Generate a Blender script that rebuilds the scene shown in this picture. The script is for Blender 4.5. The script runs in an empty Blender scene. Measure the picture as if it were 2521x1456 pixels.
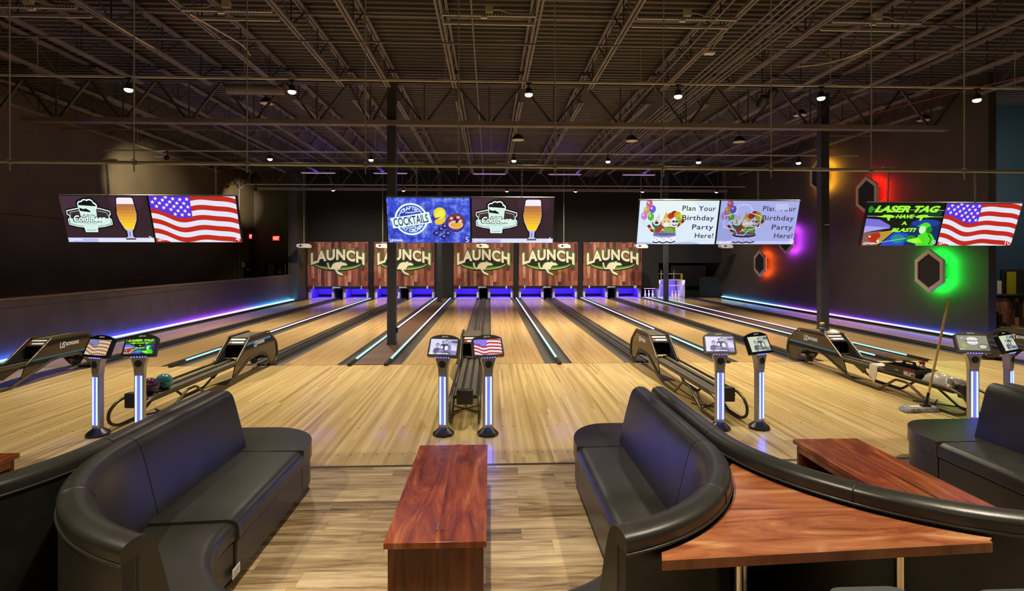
import bpy, math, random
from mathutils import Vector, Matrix
from mathutils.geometry import tessellate_polygon
random.seed(7)
C = bpy.context.scene.collection
SC = bpy.context.scene
PI = math.pi

# ------------------------------------------------------------------ camera, world, exposure
cam_data = bpy.data.cameras.new('camera')
cam = bpy.data.objects.new('camera', cam_data)
C.objects.link(cam)
cam_data.sensor_width = 36.0
cam_data.lens = 36.0 * 1357.0 / 2521.0
cam_data.shift_y = -92.0 / 2521.0
cam_data.clip_end = 200
cam.location = (0, 0, 2.1)
cam.rotation_euler = (math.radians(90), 0, -math.atan(55.5 / 1357.0))
SC.camera = cam
world = bpy.data.worlds.new('world')
SC.world = world
world.use_nodes = True
world.node_tree.nodes['Background'].inputs[0].default_value = (0.05, 0.045, 0.04, 1)
world.node_tree.nodes['Background'].inputs[1].default_value = 0.3
SC.view_settings.view_transform = 'Standard'
SC.view_settings.look = 'None'
SC.view_settings.gamma = 1
SC.view_settings.use_curve_mapping = False
SC.view_settings.exposure = 0.0

WARM = (1.0, 0.87, 0.65)
LAMP_W = 1000          # watts of one track lamp
VIOLET = (0.16, 0.06, 1.0)

# ------------------------------------------------------------------ materials
def lin(hexs):
    v = [int(hexs[i:i + 2], 16) / 255 for i in (0, 2, 4)]
    return tuple((c / 12.92 if c <= 0.04045 else ((c + 0.055) / 1.055) ** 2.4) for c in v)

_mc = {}
def mat(name, col, rough=0.5, metal=0.0, spec=0.5, coat=0.0, bump=0.0, bscale=60, var=0.0, vscale=3.0):
    if name in _mc: return _mc[name]
    m = bpy.data.materials.new(name); m.use_nodes = True
    nt = m.node_tree; b = nt.nodes['Principled BSDF']
    col = lin(col) if isinstance(col, str) else col
    b.inputs['Base Color'].default_value = (*col, 1)
    b.inputs['Roughness'].default_value = rough
    b.inputs['Metallic'].default_value = metal
    b.inputs['Specular IOR Level'].default_value = spec
    b.inputs['Coat Weight'].default_value = coat
    if bump or var:
        tc = nt.nodes.new('ShaderNodeTexCoord')
    if bump:
        n = nt.nodes.new('ShaderNodeTexNoise'); n.inputs['Scale'].default_value = bscale
        n.inputs['Detail'].default_value = 4
        nt.links.new(tc.outputs['Object'], n.inputs['Vector'])
        bp = nt.nodes.new('ShaderNodeBump'); bp.inputs['Strength'].default_value = bump
        bp.inputs['Distance'].default_value = 0.01
        nt.links.new(n.outputs['Fac'], bp.inputs['Height'])
        nt.links.new(bp.outputs['Normal'], b.inputs['Normal'])
    if var:
        n = nt.nodes.new('ShaderNodeTexNoise'); n.inputs['Scale'].default_value = vscale
        n.inputs['Detail'].default_value = 5
        nt.links.new(tc.outputs['Object'], n.inputs['Vector'])
        r = nt.nodes.new('ShaderNodeValToRGB')
        r.color_ramp.elements[0].position = 0.3; r.color_ramp.elements[1].position = 0.7
        r.color_ramp.elements[0].color = (*[c * (1 - var) for c in col], 1)
        r.color_ramp.elements[1].color = (*[min(1, c * (1 + var)) for c in col], 1)
        nt.links.new(n.outputs['Fac'], r.inputs['Fac'])
        nt.links.new(r.outputs['Color'], b.inputs['Base Color'])
    _mc[name] = m
    return m

def emat(hexs, s=1.0):
    key = 'screen_%s_%g' % (hexs, s)  # also serves self-lit print that is no screen
    if key in _mc: return _mc[key]
    m = bpy.data.materials.new(key); m.use_nodes = True
    b = m.node_tree.nodes['Principled BSDF']
    b.inputs['Base Color'].default_value = (0.01, 0.01, 0.01, 1)
    b.inputs['Roughness'].default_value = 0.35
    b.inputs['Emission Color'].default_value = (*(lin(hexs) if isinstance(hexs, str) else hexs), 1)
    b.inputs['Emission Strength'].default_value = s
    _mc[key] = m
    return m

def glow(name, col, s):
    if name in _mc: return _mc[name]
    m = bpy.data.materials.new(name); m.use_nodes = True
    b = m.node_tree.nodes['Principled BSDF']
    b.inputs['Base Color'].default_value = (0.3, 0.3, 0.3, 1)
    b.inputs['Emission Color'].default_value = (*col, 1)
    b.inputs['Emission Strength'].default_value = s
    _mc[name] = m
    return m

def strip_glow(name, stops, y0, y1, s):
    """LED strip whose diodes change colour along its length (world Y)."""
    m = bpy.data.materials.new(name); m.use_nodes = True
    nt = m.node_tree; b = nt.nodes['Principled BSDF']
    g = nt.nodes.new('ShaderNodeNewGeometry'); sx = nt.nodes.new('ShaderNodeSeparateXYZ')
    mr = nt.nodes.new('ShaderNodeMapRange'); mr.inputs[1].default_value = y0; mr.inputs[2].default_value = y1
    r = nt.nodes.new('ShaderNodeValToRGB'); cr = r.color_ramp
    while len(cr.elements) < len(stops): cr.elements.new(0.5)
    for e, (p, c) in zip(cr.elements, stops): e.position = p; e.color = (*c, 1)
    nt.links.new(g.outputs['Position'], sx.inputs[0]); nt.links.new(sx.outputs['Y'], mr.inputs[0])
    nt.links.new(mr.outputs[0], r.inputs['Fac']); nt.links.new(r.outputs['Color'], b.inputs['Emission Color'])
    b.inputs['Emission Strength'].default_value = s
    b.inputs['Base Color'].default_value = (0.2, 0.2, 0.2, 1)
    return m

def wood(name, ramp, bw, bl, along='Y', across='X', su=1.2, sv=22.0, noise=0.6, rnd=0.5, rough=0.35, seam=0.0,
         seamcol=None, coat=0.0, world=True, dist=0.6, knots=0.0, bump=0.0, bounce=0.0, spec=0.5):
    """boards of width bw and length bl with grain, in world or object coordinates"""
    m = bpy.data.materials.new(name); m.use_nodes = True
    nt = m.node_tree; L = nt.links; b = nt.nodes['Principled BSDF']
    N = nt.nodes.new
    def math_(op, a, bb=None):
        n = N('ShaderNodeMath'); n.operation = op
        for i, x in enumerate((a, bb)):
            if x is None: continue
            if isinstance(x, (int, float)): n.inputs[i].default_value = x
            else: L.new(x, n.inputs[i])
        return n.outputs[0]
    if world: src = N('ShaderNodeNewGeometry').outputs['Position']
    else: src = N('ShaderNodeTexCoord').outputs['Object']
    sx = N('ShaderNodeSeparateXYZ'); L.new(src, sx.inputs[0])
    u, v = sx.outputs[along], sx.outputs[across]
    vb = math_('DIVIDE', v, bw); idx = math_('FLOOR', vb)
    w1 = N('ShaderNodeTexWhiteNoise'); w1.noise_dimensions = '1D'; L.new(idx, w1.inputs['W'])
    ub = math_('ADD', math_('DIVIDE', u, bl), math_('MULTIPLY', w1.outputs['Value'], 7.3))
    seg = math_('FLOOR', ub)
    w2 = N('ShaderNodeTexWhiteNoise'); w2.noise_dimensions = '2D'
    cb = N('ShaderNodeCombineXYZ'); L.new(idx, cb.inputs[0]); L.new(seg, cb.inputs[1]); L.new(cb.outputs[0], w2.inputs['Vector'])
    cv = N('ShaderNodeCombineXYZ')
    L.new(math_('MULTIPLY', u, su), cv.inputs[0]); L.new(math_('MULTIPLY', v, sv), cv.inputs[1])
    L.new(math_('MULTIPLY', w2.outputs['Value'], 37.0), cv.inputs[2])
    ns = N('ShaderNodeTexNoise'); ns.inputs['Scale'].default_value = 1.0; ns.inputs['Detail'].default_value = 6
    ns.inputs['Roughness'].default_value = 0.62; ns.inputs['Distortion'].default_value = dist
    L.new(cv.outputs[0], ns.inputs['Vector'])
    nz = math_('ADD', math_('MULTIPLY', math_('SUBTRACT', ns.outputs['Fac'], 0.5), noise * 2.0), 0.5)
    fac = math_('ADD', nz, math_('MULTIPLY', math_('SUBTRACT', w2.outputs['Value'], 0.5), rnd))
    r = N('ShaderNodeValToRGB'); cr = r.color_ramp
    while len(cr.elements) < len(ramp): cr.elements.new(0.5)
    for e, (p, c) in zip(cr.elements, ramp): e.position = p; e.color = (*lin(c), 1)
    L.new(fac, r.inputs['Fac'])
    out = r.outputs['Color']
    if seam:
        fr = math_('FRACT', vb); fu = math_('FRACT', ub)
        e1 = math_('LESS_THAN', fr, seam / bw); e2 = math_('LESS_THAN', fu, seam / bl)
        ee = math_('MAXIMUM', e1, e2)
        mx = N('ShaderNodeMix'); mx.data_type = 'RGBA'
        L.new(math_('MULTIPLY', ee, 0.6), mx.inputs['Factor']); L.new(out, mx.inputs['A'])
        mx.inputs['B'].default_value = (*lin(seamcol or '3a2a18'), 1)
        out = mx.outputs['Result']
    L.new(out, b.inputs['Base Color'])
    b.inputs['Roughness'].default_value = rough
    b.inputs['Coat Weight'].default_value = coat
    b.inputs['Coat Roughness'].default_value = 0.08
    b.inputs['Specular IOR Level'].default_value = spec
    _mc[name] = m
    return m

M_approach = wood('maple_approach', [(0.1, 'a78952'), (0.42, 'c8ab70'), (0.62, 'd6bb80'), (0.95, 'ead39c')], 0.042, 2.6, 'Y', 'X',
                  su=0.35, sv=14, noise=0.55, rnd=0.45, rough=0.28, coat=0.12, seam=0.0, dist=0.3)
M_lane = wood('maple_lane', [(0.1, 'a48052'), (0.4, 'c9a46c'), (0.6, 'd6b47c'), (0.95, 'e6ca96')], 0.027, 3.2, 'Y', 'X',
              su=0.4, sv=18, noise=0.4, rnd=0.3, rough=0.2, coat=0.25, dist=0.3)
M_aisle = wood('aisle_boards', [(0.1, '3d2a1a'), (0.5, '5e432b'), (0.9, '7a5a3a')], 0.09, 1.1, 'X', 'Y',
               su=1.5, sv=14, noise=0.5, rnd=0.35, rough=0.45)
M_plank = wood('oak_plank', [(0.05, '4b3a26'), (0.3, '8b7250'), (0.55, 'b39a74'), (0.85, 'd2bd98')], 0.178, 1.22, 'X', 'Y',
               su=1.3, sv=15, noise=0.85, rnd=0.42, rough=0.42, seam=0.0025, seamcol='3b2c1a', dist=1.2)
CH = [(0.05, '34140a'), (0.32, '6a2c16'), (0.58, '8e4524'), (0.95, 'bb7748')]
M_cherry_y = wood('cherry_long', CH, 3.0, 50, 'Y', 'X', su=1.5, sv=8, noise=0.85, rnd=0.0, rough=0.27, coat=0.1, world=False, dist=0.9)
M_cherry_x = wood('cherry_cross', [(0.05, '55281a'), (0.32, '85492c'), (0.58, 'a66a44'), (0.95, 'd2a47a')], 3.0, 50, 'X', 'Y', su=1.5, sv=8, noise=0.9, rnd=0.0, rough=0.27, coat=0.1, world=False, dist=0.9)
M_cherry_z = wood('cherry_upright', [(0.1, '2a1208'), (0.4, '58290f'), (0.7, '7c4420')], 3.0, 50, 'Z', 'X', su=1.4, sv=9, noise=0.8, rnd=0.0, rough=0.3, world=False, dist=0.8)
M_maskwood = wood('mask_planks', [(0.05, '2e1512'), (0.3, '5a2c24'), (0.55, '82473a'), (0.8, 'a5684f'), (1.0, 'c29a88')], 0.17, 1.0, 'Z', 'X',
                  su=1.2, sv=14, noise=0.55, rnd=0.75, rough=0.5, world=False, seam=0.004, seamcol='2a1410')
M_counterwood = wood('reclaimed_planks', [(0.05, '1c1009'), (0.35, '4b2d1a'), (0.6, '8a5b3a'), (0.9, 'bd8a60')], 0.115, 0.42, 'Z', 'X',
                     su=2.2, sv=12, noise=0.55, rnd=0.95, rough=0.6, seam=0.003, seamcol='150c06')
M_mophandle = wood('pale_handle_wood', [(0.2, 'b08848'), (0.8, 'dcbc7c')], 3, 50, 'Z', 'X', su=1, sv=40, noise=0.4, rnd=0, world=False, rough=0.45)

M_deck = mat('ceiling_deck', (0.085, 0.077, 0.075), 0.6, var=0.25, vscale=0.5)
M_steel = mat('painted_steel_dark', (0.17, 0.15, 0.145), 0.55, var=0.15, vscale=2)
M_steel2 = mat('girder_steel', (0.06, 0.05, 0.045), 0.55)
M_column = mat('column_paint', (0.035, 0.036, 0.05), 0.45)
M_wall = mat('wall_black_paint', (0.05, 0.043, 0.036), 0.6, var=0.12, vscale=1.2, bump=0.1, bscale=25)
M_wallwarm = mat('wall_dark_olive', (0.115, 0.088, 0.048), 0.6, var=0.15, vscale=0.8)
M_pony = mat('pony_wall_paint', (0.06, 0.048, 0.044), 0.55, var=0.2, vscale=2.5, bump=0.15, bscale=30)
M_cap = mat('wood_cap', '6b5538', 0.4)
M_curtain = mat('black_curtain', (0.007, 0.0065, 0.007), 0.9)
M_black = mat('black_plastic', (0.012, 0.012, 0.013), 0.35)
M_blackmatte = mat('black_matte', (0.010, 0.010, 0.010), 0.8)
M_gloss = mat('smoked_panel', (0.022, 0.016, 0.010), 0.06, spec=0.7)
M_tube = mat('bronze_tube', (0.085, 0.070, 0.045), 0.35, metal=0.6)
M_rack = mat('rack_surface', (0.10, 0.085, 0.060), 0.6, var=0.3, vscale=9)
M_rackblack = mat('rack_black', (0.022, 0.020, 0.018), 0.45)
M_gutter = mat('gutter_grey', (0.085, 0.073, 0.055), 0.4, var=0.15, vscale=1)
M_divider = mat('divider_black', (0.02, 0.018, 0.016), 0.3)
M_leather = mat('black_leather', (0.028, 0.027, 0.023), 0.31, bump=0.08, bscale=220, var=0.2, vscale=5)
M_leatherback = mat('black_leather_worn', (0.012, 0.012, 0.011), 0.42, bump=0.1, bscale=40, var=0.35, vscale=7)
M_piping = mat('leather_piping', (0.05, 0.048, 0.04), 0.3)
M_silver = mat('silver_post', (0.42, 0.41, 0.40), 0.38, metal=0.75)
M_chrome = mat('chrome', (0.7, 0.66, 0.58), 0.16, metal=1.0)
M_galv = mat('galvanised', (0.42, 0.42, 0.36), 0.45, metal=0.2)
M_track = mat('track_aluminium', (0.5, 0.5, 0.42), 0.4)
M_chain = mat('chain_steel', (0.35, 0.34, 0.31), 0.3, metal=0.9)
M_white = mat('white_plastic', (0.75, 0.72, 0.68), 0.45)
M_offwhite = mat('box_white', (0.55, 0.5, 0.42), 0.5)
M_cable = mat('cable_pale', (0.6, 0.56, 0.46), 0.5)
M_hexframe = mat('hex_frame_beige', (0.62, 0.52, 0.42), 0.55)
M_hexcore = mat('hex_board_black', (0.016, 0.015, 0.012), 0.6)
M_bluewall = mat('wall_navy_paint', (0.022, 0.06, 0.105), 0.6)
M_yellow = mat('yellow_green_paint', (0.36, 0.33, 0.01), 0.5)
M_rag = mat('rag_white', (0.62, 0.58, 0.5), 0.9, bump=0.3, bscale=50)
M_bag = mat('clear_bag', (0.42, 0.38, 0.31), 0.22, bump=0.5, bscale=28)
M_mop = mat('mop_grey_yarn', (0.33, 0.34, 0.34), 0.95, bump=0.8, bscale=90, var=0.3, vscale=30)
M_mopcloth = mat('mop_cloth_cream', (0.6, 0.55, 0.45), 0.9, bump=0.3, bscale=60)
M_pin = mat('pin_white', (0.9, 0.88, 0.92), 0.25)
M_red = mat('red_plastic', (0.5, 0.02, 0.02), 0.35)
M_canblue = mat('can_blue', (0.02, 0.12, 0.35), 0.35)
M_canyellow = mat('can_yellow', (0.8, 0.55, 0.05), 0.4)
M_stool = mat('stool_seat_grey', (0.075, 0.085, 0.085), 0.4, bump=0.08, bscale=150)
M_pitblue = mat('pit_panel_blue', (0.30, 0.24, 0.75), 0.5)
M_pitwhite = mat('pinsetter_white', (0.62, 0.60, 0.66), 0.45)
M_dot = mat('approach_dot', (0.05, 0.03, 0.015), 0.6)
M_greywall = mat('grey_panel', (0.26, 0.25, 0.24), 0.6)
def slotted():
    m = mat('slotted_steel', (0.42, 0.42, 0.36), 0.45).copy(); nt = m.node_tree; b = nt.nodes['Principled BSDF']
    tc = nt.nodes.new('ShaderNodeTexCoord'); sx = nt.nodes.new('ShaderNodeSeparateXYZ'); nt.links.new(tc.outputs['Object'], sx.inputs[0])
    w = nt.nodes.new('ShaderNodeMath'); w.operation = 'PINGPONG'; w.inputs[1].default_value = 0.025; nt.links.new(sx.outputs['X'], w.inputs[0])
    g = nt.nodes.new('ShaderNodeMath'); g.operation = 'GREATER_THAN'; g.inputs[1].default_value = 0.0125; nt.links.new(w.outputs[0], g.inputs[0])
    r = nt.nodes.new('ShaderNodeMix'); r.data_type = 'RGBA'; nt.links.new(g.outputs[0], r.inputs['Factor'])
    r.inputs['A'].default_value = (0.5, 0.5, 0.42, 1); r.inputs['B'].default_value = (0.02, 0.02, 0.02, 1); nt.links.new(r.outputs['Result'], b.inputs['Base Color'])
    return m
M_slot = slotted()
def pmat(hexs): return mat('paint_' + hexs, hexs, 0.5)

# ------------------------------------------------------------------ mesh building
class MB:
    def __init__(s): s.v = []; s.f = []; s.m = []
    def add(s, verts, faces, m=0):
        o = len(s.v); s.v += [tuple(p) for p in verts]
        for f in faces: s.f.append(tuple(i + o for i in f)); s.m.append(m)
        return s
    def box(s, x0, x1, y0, y1, z0, z1, m=0):
        v = [(x0, y0, z0), (x1, y0, z0), (x1, y1, z0), (x0, y1, z0), (x0, y0, z1), (x1, y0, z1), (x1, y1, z1), (x0, y1, z1)]
        return s.add(v, [(0, 3, 2, 1), (4, 5, 6, 7), (0, 1, 5, 4), (1, 2, 6, 5), (2, 3, 7, 6), (3, 0, 4, 7)], m)
    def bar(s, a, b, w, h, m=0, up=(0, 0, 1)):
        a, b = Vector(a), Vector(b); d = (b - a).normalized(); up = Vector(up)
        if abs(d.dot(up)) > 0.99: up = Vector((0, 1, 0))
        r = d.cross(up).normalized(); u = r.cross(d)
        v = [p + r * sx * w / 2 + u * sz * h / 2 for p in (a, b) for sx, sz in ((-1, -1), (1, -1), (1, 1), (-1, 1))]
        return s.add(v, [(0, 1, 2, 3), (7, 6, 5, 4), (0, 4, 5, 1), (1, 5, 6, 2), (2, 6, 7, 3), (3, 7, 4, 0)], m)
    def tube(s, pts, r, n=8, m=0, closed=False):
        pts = [Vector(p) for p in pts]; N = len(pts); rs = r if isinstance(r, (list, tuple)) else [r] * N
        rings = []; ref = None
        for i, p in enumerate(pts):
            a = pts[(i - 1) % N] if (closed or i > 0) else p
            b = pts[(i + 1) % N] if (closed or i < N - 1) else p
            d = (b - a).normalized()
            if ref is None:
                ref = Vector((0, 0, 1)) if abs(d.z) < 0.9 else Vector((1, 0, 0))
            x = d.cross(ref)
            if x.length < 1e-5: x = d.cross(Vector((1, 0.3, 0)))
            x.normalize(); y = d.cross(x).normalized()
            ref = x.cross(d)
            rings.append([p + x * math.cos(t) * rs[i] + y * math.sin(t) * rs[i] for t in [2 * PI * k / n for k in range(n)]])
        v = [q for R in rings for q in R]; f = []
        for i in range(N if closed else N - 1):
            j = (i + 1) % N
            for k in range(n):
                l = (k + 1) % n; f.append((i * n + k, i * n + l, j * n + l, j * n + k))
        if not closed: f.append(tuple(range(n))[::-1]); f.append(tuple((N - 1) * n + k for k in range(n)))
        return s.add(v, f, m)
    def lathe(s, prof, c=(0, 0, 0), n=20, m=0, ax='z'):
        v = []; f = []
        for r, z in prof:
            for k in range(n):
                t = 2 * PI * k / n; p = (r * math.cos(t), r * math.sin(t), z)
                if ax == 'y': p = (p[0], p[2], p[1])
                v.append((p[0] + c[0], p[1] + c[1], p[2] + c[2]))
        for i in range(len(prof) - 1):
            for k in range(n):
                l = (k + 1) % n; f.append((i * n + k, i * n + l, (i + 1) * n + l, (i + 1) * n + k))
        f.append(tuple(range(n))[::-1]); f.append(tuple((len(prof) - 1) * n + k for k in range(n)))
        return s.add(v, f, m)
    def sphere(s, c, r, n=20, m=0, sq=(1, 1, 1)):
        pr = []
        for i in range(1, n // 2): t = PI * i / (n // 2); pr.append((r * math.sin(t), -r * math.cos(t)))
        o = len(s.v); s.lathe([(r * 0.02, -r)] + pr + [(r * 0.02, r)], (0, 0, 0), n, m)
        for i in range(o, len(s.v)): s.v[i] = tuple(s.v[i][k] * sq[k] + c[k] for k in range(3))
        return s
    def prism(s, poly, a, b, plane='xy', m=0):
        def P(p, t): return {'xy': (p[0], p[1], t), 'yz': (t, p[0], p[1]), 'xz': (p[0], t, p[1])}[plane]
        n = len(poly); v = [P(p, a) for p in poly] + [P(p, b) for p in poly]
        f = [(i, (i + 1) % n, n + (i + 1) % n, n + i) for i in range(n)]
        tr = tessellate_polygon([[Vector((p[0], p[1], 0)) for p in poly]])
        f += [tuple(t) for t in tr] + [tuple(n + i for i in t[::-1]) for t in tr]
        return s.add(v, f, m)
    def sweep(s, prof, stations, m=0, caps=True):
        """closed profile [(n, z)] carried along stations [(x, y, nx, ny)]"""
        k = len(prof); v = []; f = []
        for (x, y, nx, ny) in stations:
            v += [(x + nx * a, y + ny * a, z) for a, z in prof]
        for i in range(len(stations) - 1):
            for j in range(k):
                l = (j + 1) % k; f.append((i * k + j, i * k + l, (i + 1) * k + l, (i + 1) * k + j))
        if caps:
            tr = tessellate_polygon([[Vector((a, z, 0)) for a, z in prof]])
            o = (len(stations) - 1) * k
            f += [tuple(t) for t in tr] + [tuple(o + q for q in t[::-1]) for t in tr]
        return s.add(v, f, m)
    def build(s, name, mats, parent=None, loc=(0, 0, 0), rot=(0, 0, 0), smooth=None, bevel=0.0, seg=2):
        me = bpy.data.meshes.new(name)
        me.from_pydata(s.v, [], s.f)
        if not isinstance(mats, (list, tuple)): mats = [mats]
        for mm in mats: me.materials.append(mm)
        me.polygons.foreach_set('material_index', s.m)
        import bmesh
        bm = bmesh.new(); bm.from_mesh(me)
        bmesh.ops.recalc_face_normals(bm, faces=bm.faces); bm.to_mesh(me); bm.free()
        if smooth is not None:
            me.polygons.foreach_set('use_smooth', [True] * len(me.polygons))
            me.set_sharp_from_angle(angle=math.radians(smooth))
        o = bpy.data.objects.new(name, me); C.objects.link(o)
        o.location = loc; o.rotation_euler = rot
        if parent: o.parent = parent
        if bevel:
            b = o.modifiers.new('bevel', 'BEVEL'); b.width = bevel; b.segments = seg; b.limit_method = 'ANGLE'; b.angle_limit = math.radians(40)
            if smooth is None:
                me.polygons.foreach_set('use_smooth', [True] * len(me.polygons)); me.set_sharp_from_angle(angle=math.radians(45))
        return o

def roundpoly(pts, r, seg=4):
    out = []; n = len(pts)
    rs = r if isinstance(r, (list, tuple)) else [r] * n
    for i in range(n):
        p = Vector(pts[i]); a = Vector(pts[i - 1]); b = Vector(pts[(i + 1) % n]); rr = rs[i]
        if rr <= 0: out.append(tuple(p)); continue
        da = (a - p); db = (b - p); la = min(rr, da.length * 0.45); lb = min(rr, db.length * 0.45)
        q0 = p + da.normalized() * la; q1 = p + db.normalized() * lb
        for k in range(seg + 1):
            t = k / seg; out.append(tuple(q0 * (1 - t) ** 2 + p * 2 * t * (1 - t) + q1 * t * t))
    return out
def roundpath(pts, r, seg=4):
    pts = [Vector(p) for p in pts]; out = [pts[0]]
    for i in range(1, len(pts) - 1):
        p = pts[i]; da = pts[i - 1] - p; db = pts[i + 1] - p
        rr = r[i] if isinstance(r, (list, tuple)) else r
        la = min(rr, da.length * 0.48); lb = min(rr, db.length * 0.48)
        q0 = p + da.normalized() * la; q1 = p + db.normalized() * lb
        for k in range(seg + 1):
            t = k / seg; out.append(q0 * (1 - t) ** 2 + p * 2 * t * (1 - t) + q1 * t * t)
    return out + [pts[-1]]

def tag(o, label, cat, group=None, kind=None):
    o['label'] = label; o['category'] = cat
    if group: o['group'] = group
    if kind: o['kind'] = kind
    return o
def thing(name, label, cat, loc=(0, 0, 0), rot=(0, 0, 0), group=None):
    o = bpy.data.objects.new(name, None); C.objects.link(o); o.empty_display_size = 0.1
    o.location = loc; o.rotation_euler = rot
    return tag(o, label, cat, group)
def struct(o, label=None):
    o['kind'] = 'structure'
    if label: o['label'] = label
    return o
def copy_tree(o, parent=None):
    c = o.copy(); C.objects.link(c)
    if parent: c.parent = parent
    for ch in list(o.children): copy_tree(ch, c)
    return c
def copy_thing(o, label, loc=None, rot=None):
    c = copy_tree(o); c['label'] = label
    if loc is not None: c.location = loc
    if rot is not None: c.rotation_euler = rot
    return c
ORD = ['first', 'second', 'third', 'fourth', 'fifth', 'sixth', 'seventh', 'eighth', 'ninth', 'tenth', 'eleventh', 'twelfth', 'thirteenth', 'fourteenth', 'fifteenth', 'sixteenth', 'seventeenth', 'eighteenth']
def ordl(i, n):
    """name of a place in a row of n counted from the left"""
    if i == 0: return 'leftmost'
    if i == n - 1: return 'rightmost'
    return ORD[i] + ' from the left'

# ------------------------------------------------------------------ flat graphics (screens, signs, painted logos)
_tc = {}
def text2d(s, offset=0.0, shear=0.0, spacing=1.0):
    k = (s, offset, shear, spacing)
    if k in _tc: return _tc[k]
    cu = bpy.data.curves.new('lettering', 'FONT'); cu.body = s; cu.size = 1.0; cu.offset = offset; cu.shear = shear
    cu.space_character = spacing; cu.resolution_u = 3; cu.fill_mode = 'FRONT'
    ob = bpy.data.objects.new('lettering', cu); C.objects.link(ob)
    me = bpy.data.meshes.new_from_object(ob.evaluated_get(bpy.context.evaluated_depsgraph_get()))
    v = [(p.co.x, p.co.y) for p in me.vertices]; f = [tuple(p.vertices) for p in me.polygons]
    bpy.data.objects.remove(ob); bpy.data.curves.remove(cu); bpy.data.meshes.remove(me)
    _tc[k] = (v, f)
    return v, f

class Canvas:
    """layered flat shapes in local X (right) and Z (up), facing local -Y"""
    def __init__(s, step=0.0006): s.v = []; s.f = []; s.m = []; s.mats = []; s.k = 0; s.step = step; s.clip = None
    def mi(s, m):
        if m not in s.mats: s.mats.append(m)
        return s.mats.index(m)
    def raw(s, v2, faces, m):
        s.k += 1; o = len(s.v); i = s.mi(m)
        if s.clip:
            x0, x1, y0, y1 = s.clip; v2 = [(min(max(x, x0), x1), min(max(y, y0), y1)) for x, y in v2]
        s.v += [(x, -s.k * s.step, y) for x, y in v2]
        for f in faces: s.f.append(tuple(a + o for a in f)); s.m.append(i)
        return s
    def poly(s, pts, m):
        tr = tessellate_polygon([[Vector((p[0], p[1], 0)) for p in pts]])
        return s.raw(pts, [tuple(t) for t in tr], m)
    def rect(s, x0, x1, y0, y1, m): return s.raw([(x0, y0), (x1, y0), (x1, y1), (x0, y1)], [(0, 1, 2, 3)], m)
    def ell(s, cx, cy, rx, ry, m, n=28, rot=0):
        c, q = math.cos(rot), math.sin(rot)
        p = []
        for k in range(n):
            t = 2 * PI * k / n; x, y = rx * math.cos(t), ry * math.sin(t)
            p.append((cx + x * c - y * q, cy + x * q + y * c))
        return s.raw(p, [tuple(range(n))], m)
    def ring(s, cx, cy, r0, r1, m, n=40, a0=0, a1=2 * PI):
        v = []; f = []
        for k in range(n + 1):
            t = a0 + (a1 - a0) * k / n
            v += [(cx + r0 * math.cos(t), cy + r0 * math.sin(t)), (cx + r1 * math.cos(t), cy + r1 * math.sin(t))]
        for k in range(n): f.append((2 * k, 2 * k + 1, 2 * k + 3, 2 * k + 2))
        return s.raw(v, f, m)
    def stroke(s, pts, w, m, closed=False):
        P = [Vector(p) for p in pts]; N = len(P); v = []; f = []
        for i, p in enumerate(P):
            a = P[(i - 1) % N] if (closed or i) else p; b = P[(i + 1) % N] if (closed or i < N - 1) else p
            d = (b - a); d = d.normalized() if d.length > 1e-9 else Vector((1, 0)); n = Vector((-d.y, d.x))
            ww = w[i] if isinstance(w, (list, tuple)) else w
            v += [tuple(p + n * ww / 2), tuple(p - n * ww / 2)]
        for i in range(N if closed else N - 1):
            j = (i + 1) % N; f.append((2 * i, 2 * i + 1, 2 * j + 1, 2 * j))
        return s.raw(v, f, m)
    def text(s, t, cx, cy, h, m, bold=0.0, shear=0.0, spacing=1.0, width=None, rot=0, fn=None, align='c'):
        """cap height h, centred on (cx, cy); width squeezes or stretches"""
        v, f = text2d(t, bold, shear, spacing)
        v0 = text2d(t, 0.0, shear, spacing)[0]
        x0 = min(p[0] for p in v0); x1 = max(p[0] for p in v0); k = h / 0.69
        kx = width / (x1 - x0) if width else k
        xc = (x0 + x1) / 2 if align == 'c' else (x0 if align == 'l' else x1)
        c, q = math.cos(rot), math.sin(rot); out = []
        for x, y in v:
            X, Y = (x - xc) * kx, (y - 0.345) * k
            if fn: X, Y = fn(X, Y)
            out.append((cx + X * c - Y * q, cy + X * q + Y * c))
        return s.raw(out, f, m)
    def arctext(s, t, cx, cy, R, h, m, mid, span, top=True, bold=0.0):
        n = len(t)
        for i, ch in enumerate(t):
            if ch == ' ': continue
            a = mid + (span / 2 - span * i / (n - 1)) * (1 if top else -1)
            rot = a - PI / 2 if top else a + PI / 2
            s.text(ch, cx + R * math.cos(a), cy + R * math.sin(a), h, m, bold=bold, rot=rot)
            s.k -= 1
        s.k += 1
    def star(s, cx, cy, r, m, rot=0):
        p = [((r if k % 2 == 0 else r * 0.4) * math.sin(PI * k / 5 + rot), (r if k % 2 == 0 else r * 0.4) * math.cos(PI * k / 5 + rot)) for k in range(10)]
        return s.poly([(cx + a, cy + b) for a, b in p], m)
    def build(s, name, parent, loc=(0, 0, 0), rot=(0, 0, 0), sc=1.0):
        me = bpy.data.meshes.new(name); me.from_pydata([(x * sc, y, z * sc) for x, y, z in s.v], [], s.f)
        for mm in s.mats: me.materials.append(mm)
        me.polygons.foreach_set('material_index', s.m)
        o = bpy.data.objects.new(name, me); C.objects.link(o); o.location = loc; o.rotation_euler = rot
        if parent: o.parent = parent
        return o
def maker_logo(c, x, y, h, m):
    """the lane maker's two-size wordmark, left edge x, baseline centre y"""
    c.text('US', x, y, h, m, bold=0.03, shear=0.25, align='l', width=h * 1.25)
    c.text('BOWLING', x + h * 1.45, y + h * 0.06, h * 0.55, m, bold=0.05, align='l', width=h * 3.0)

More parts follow.
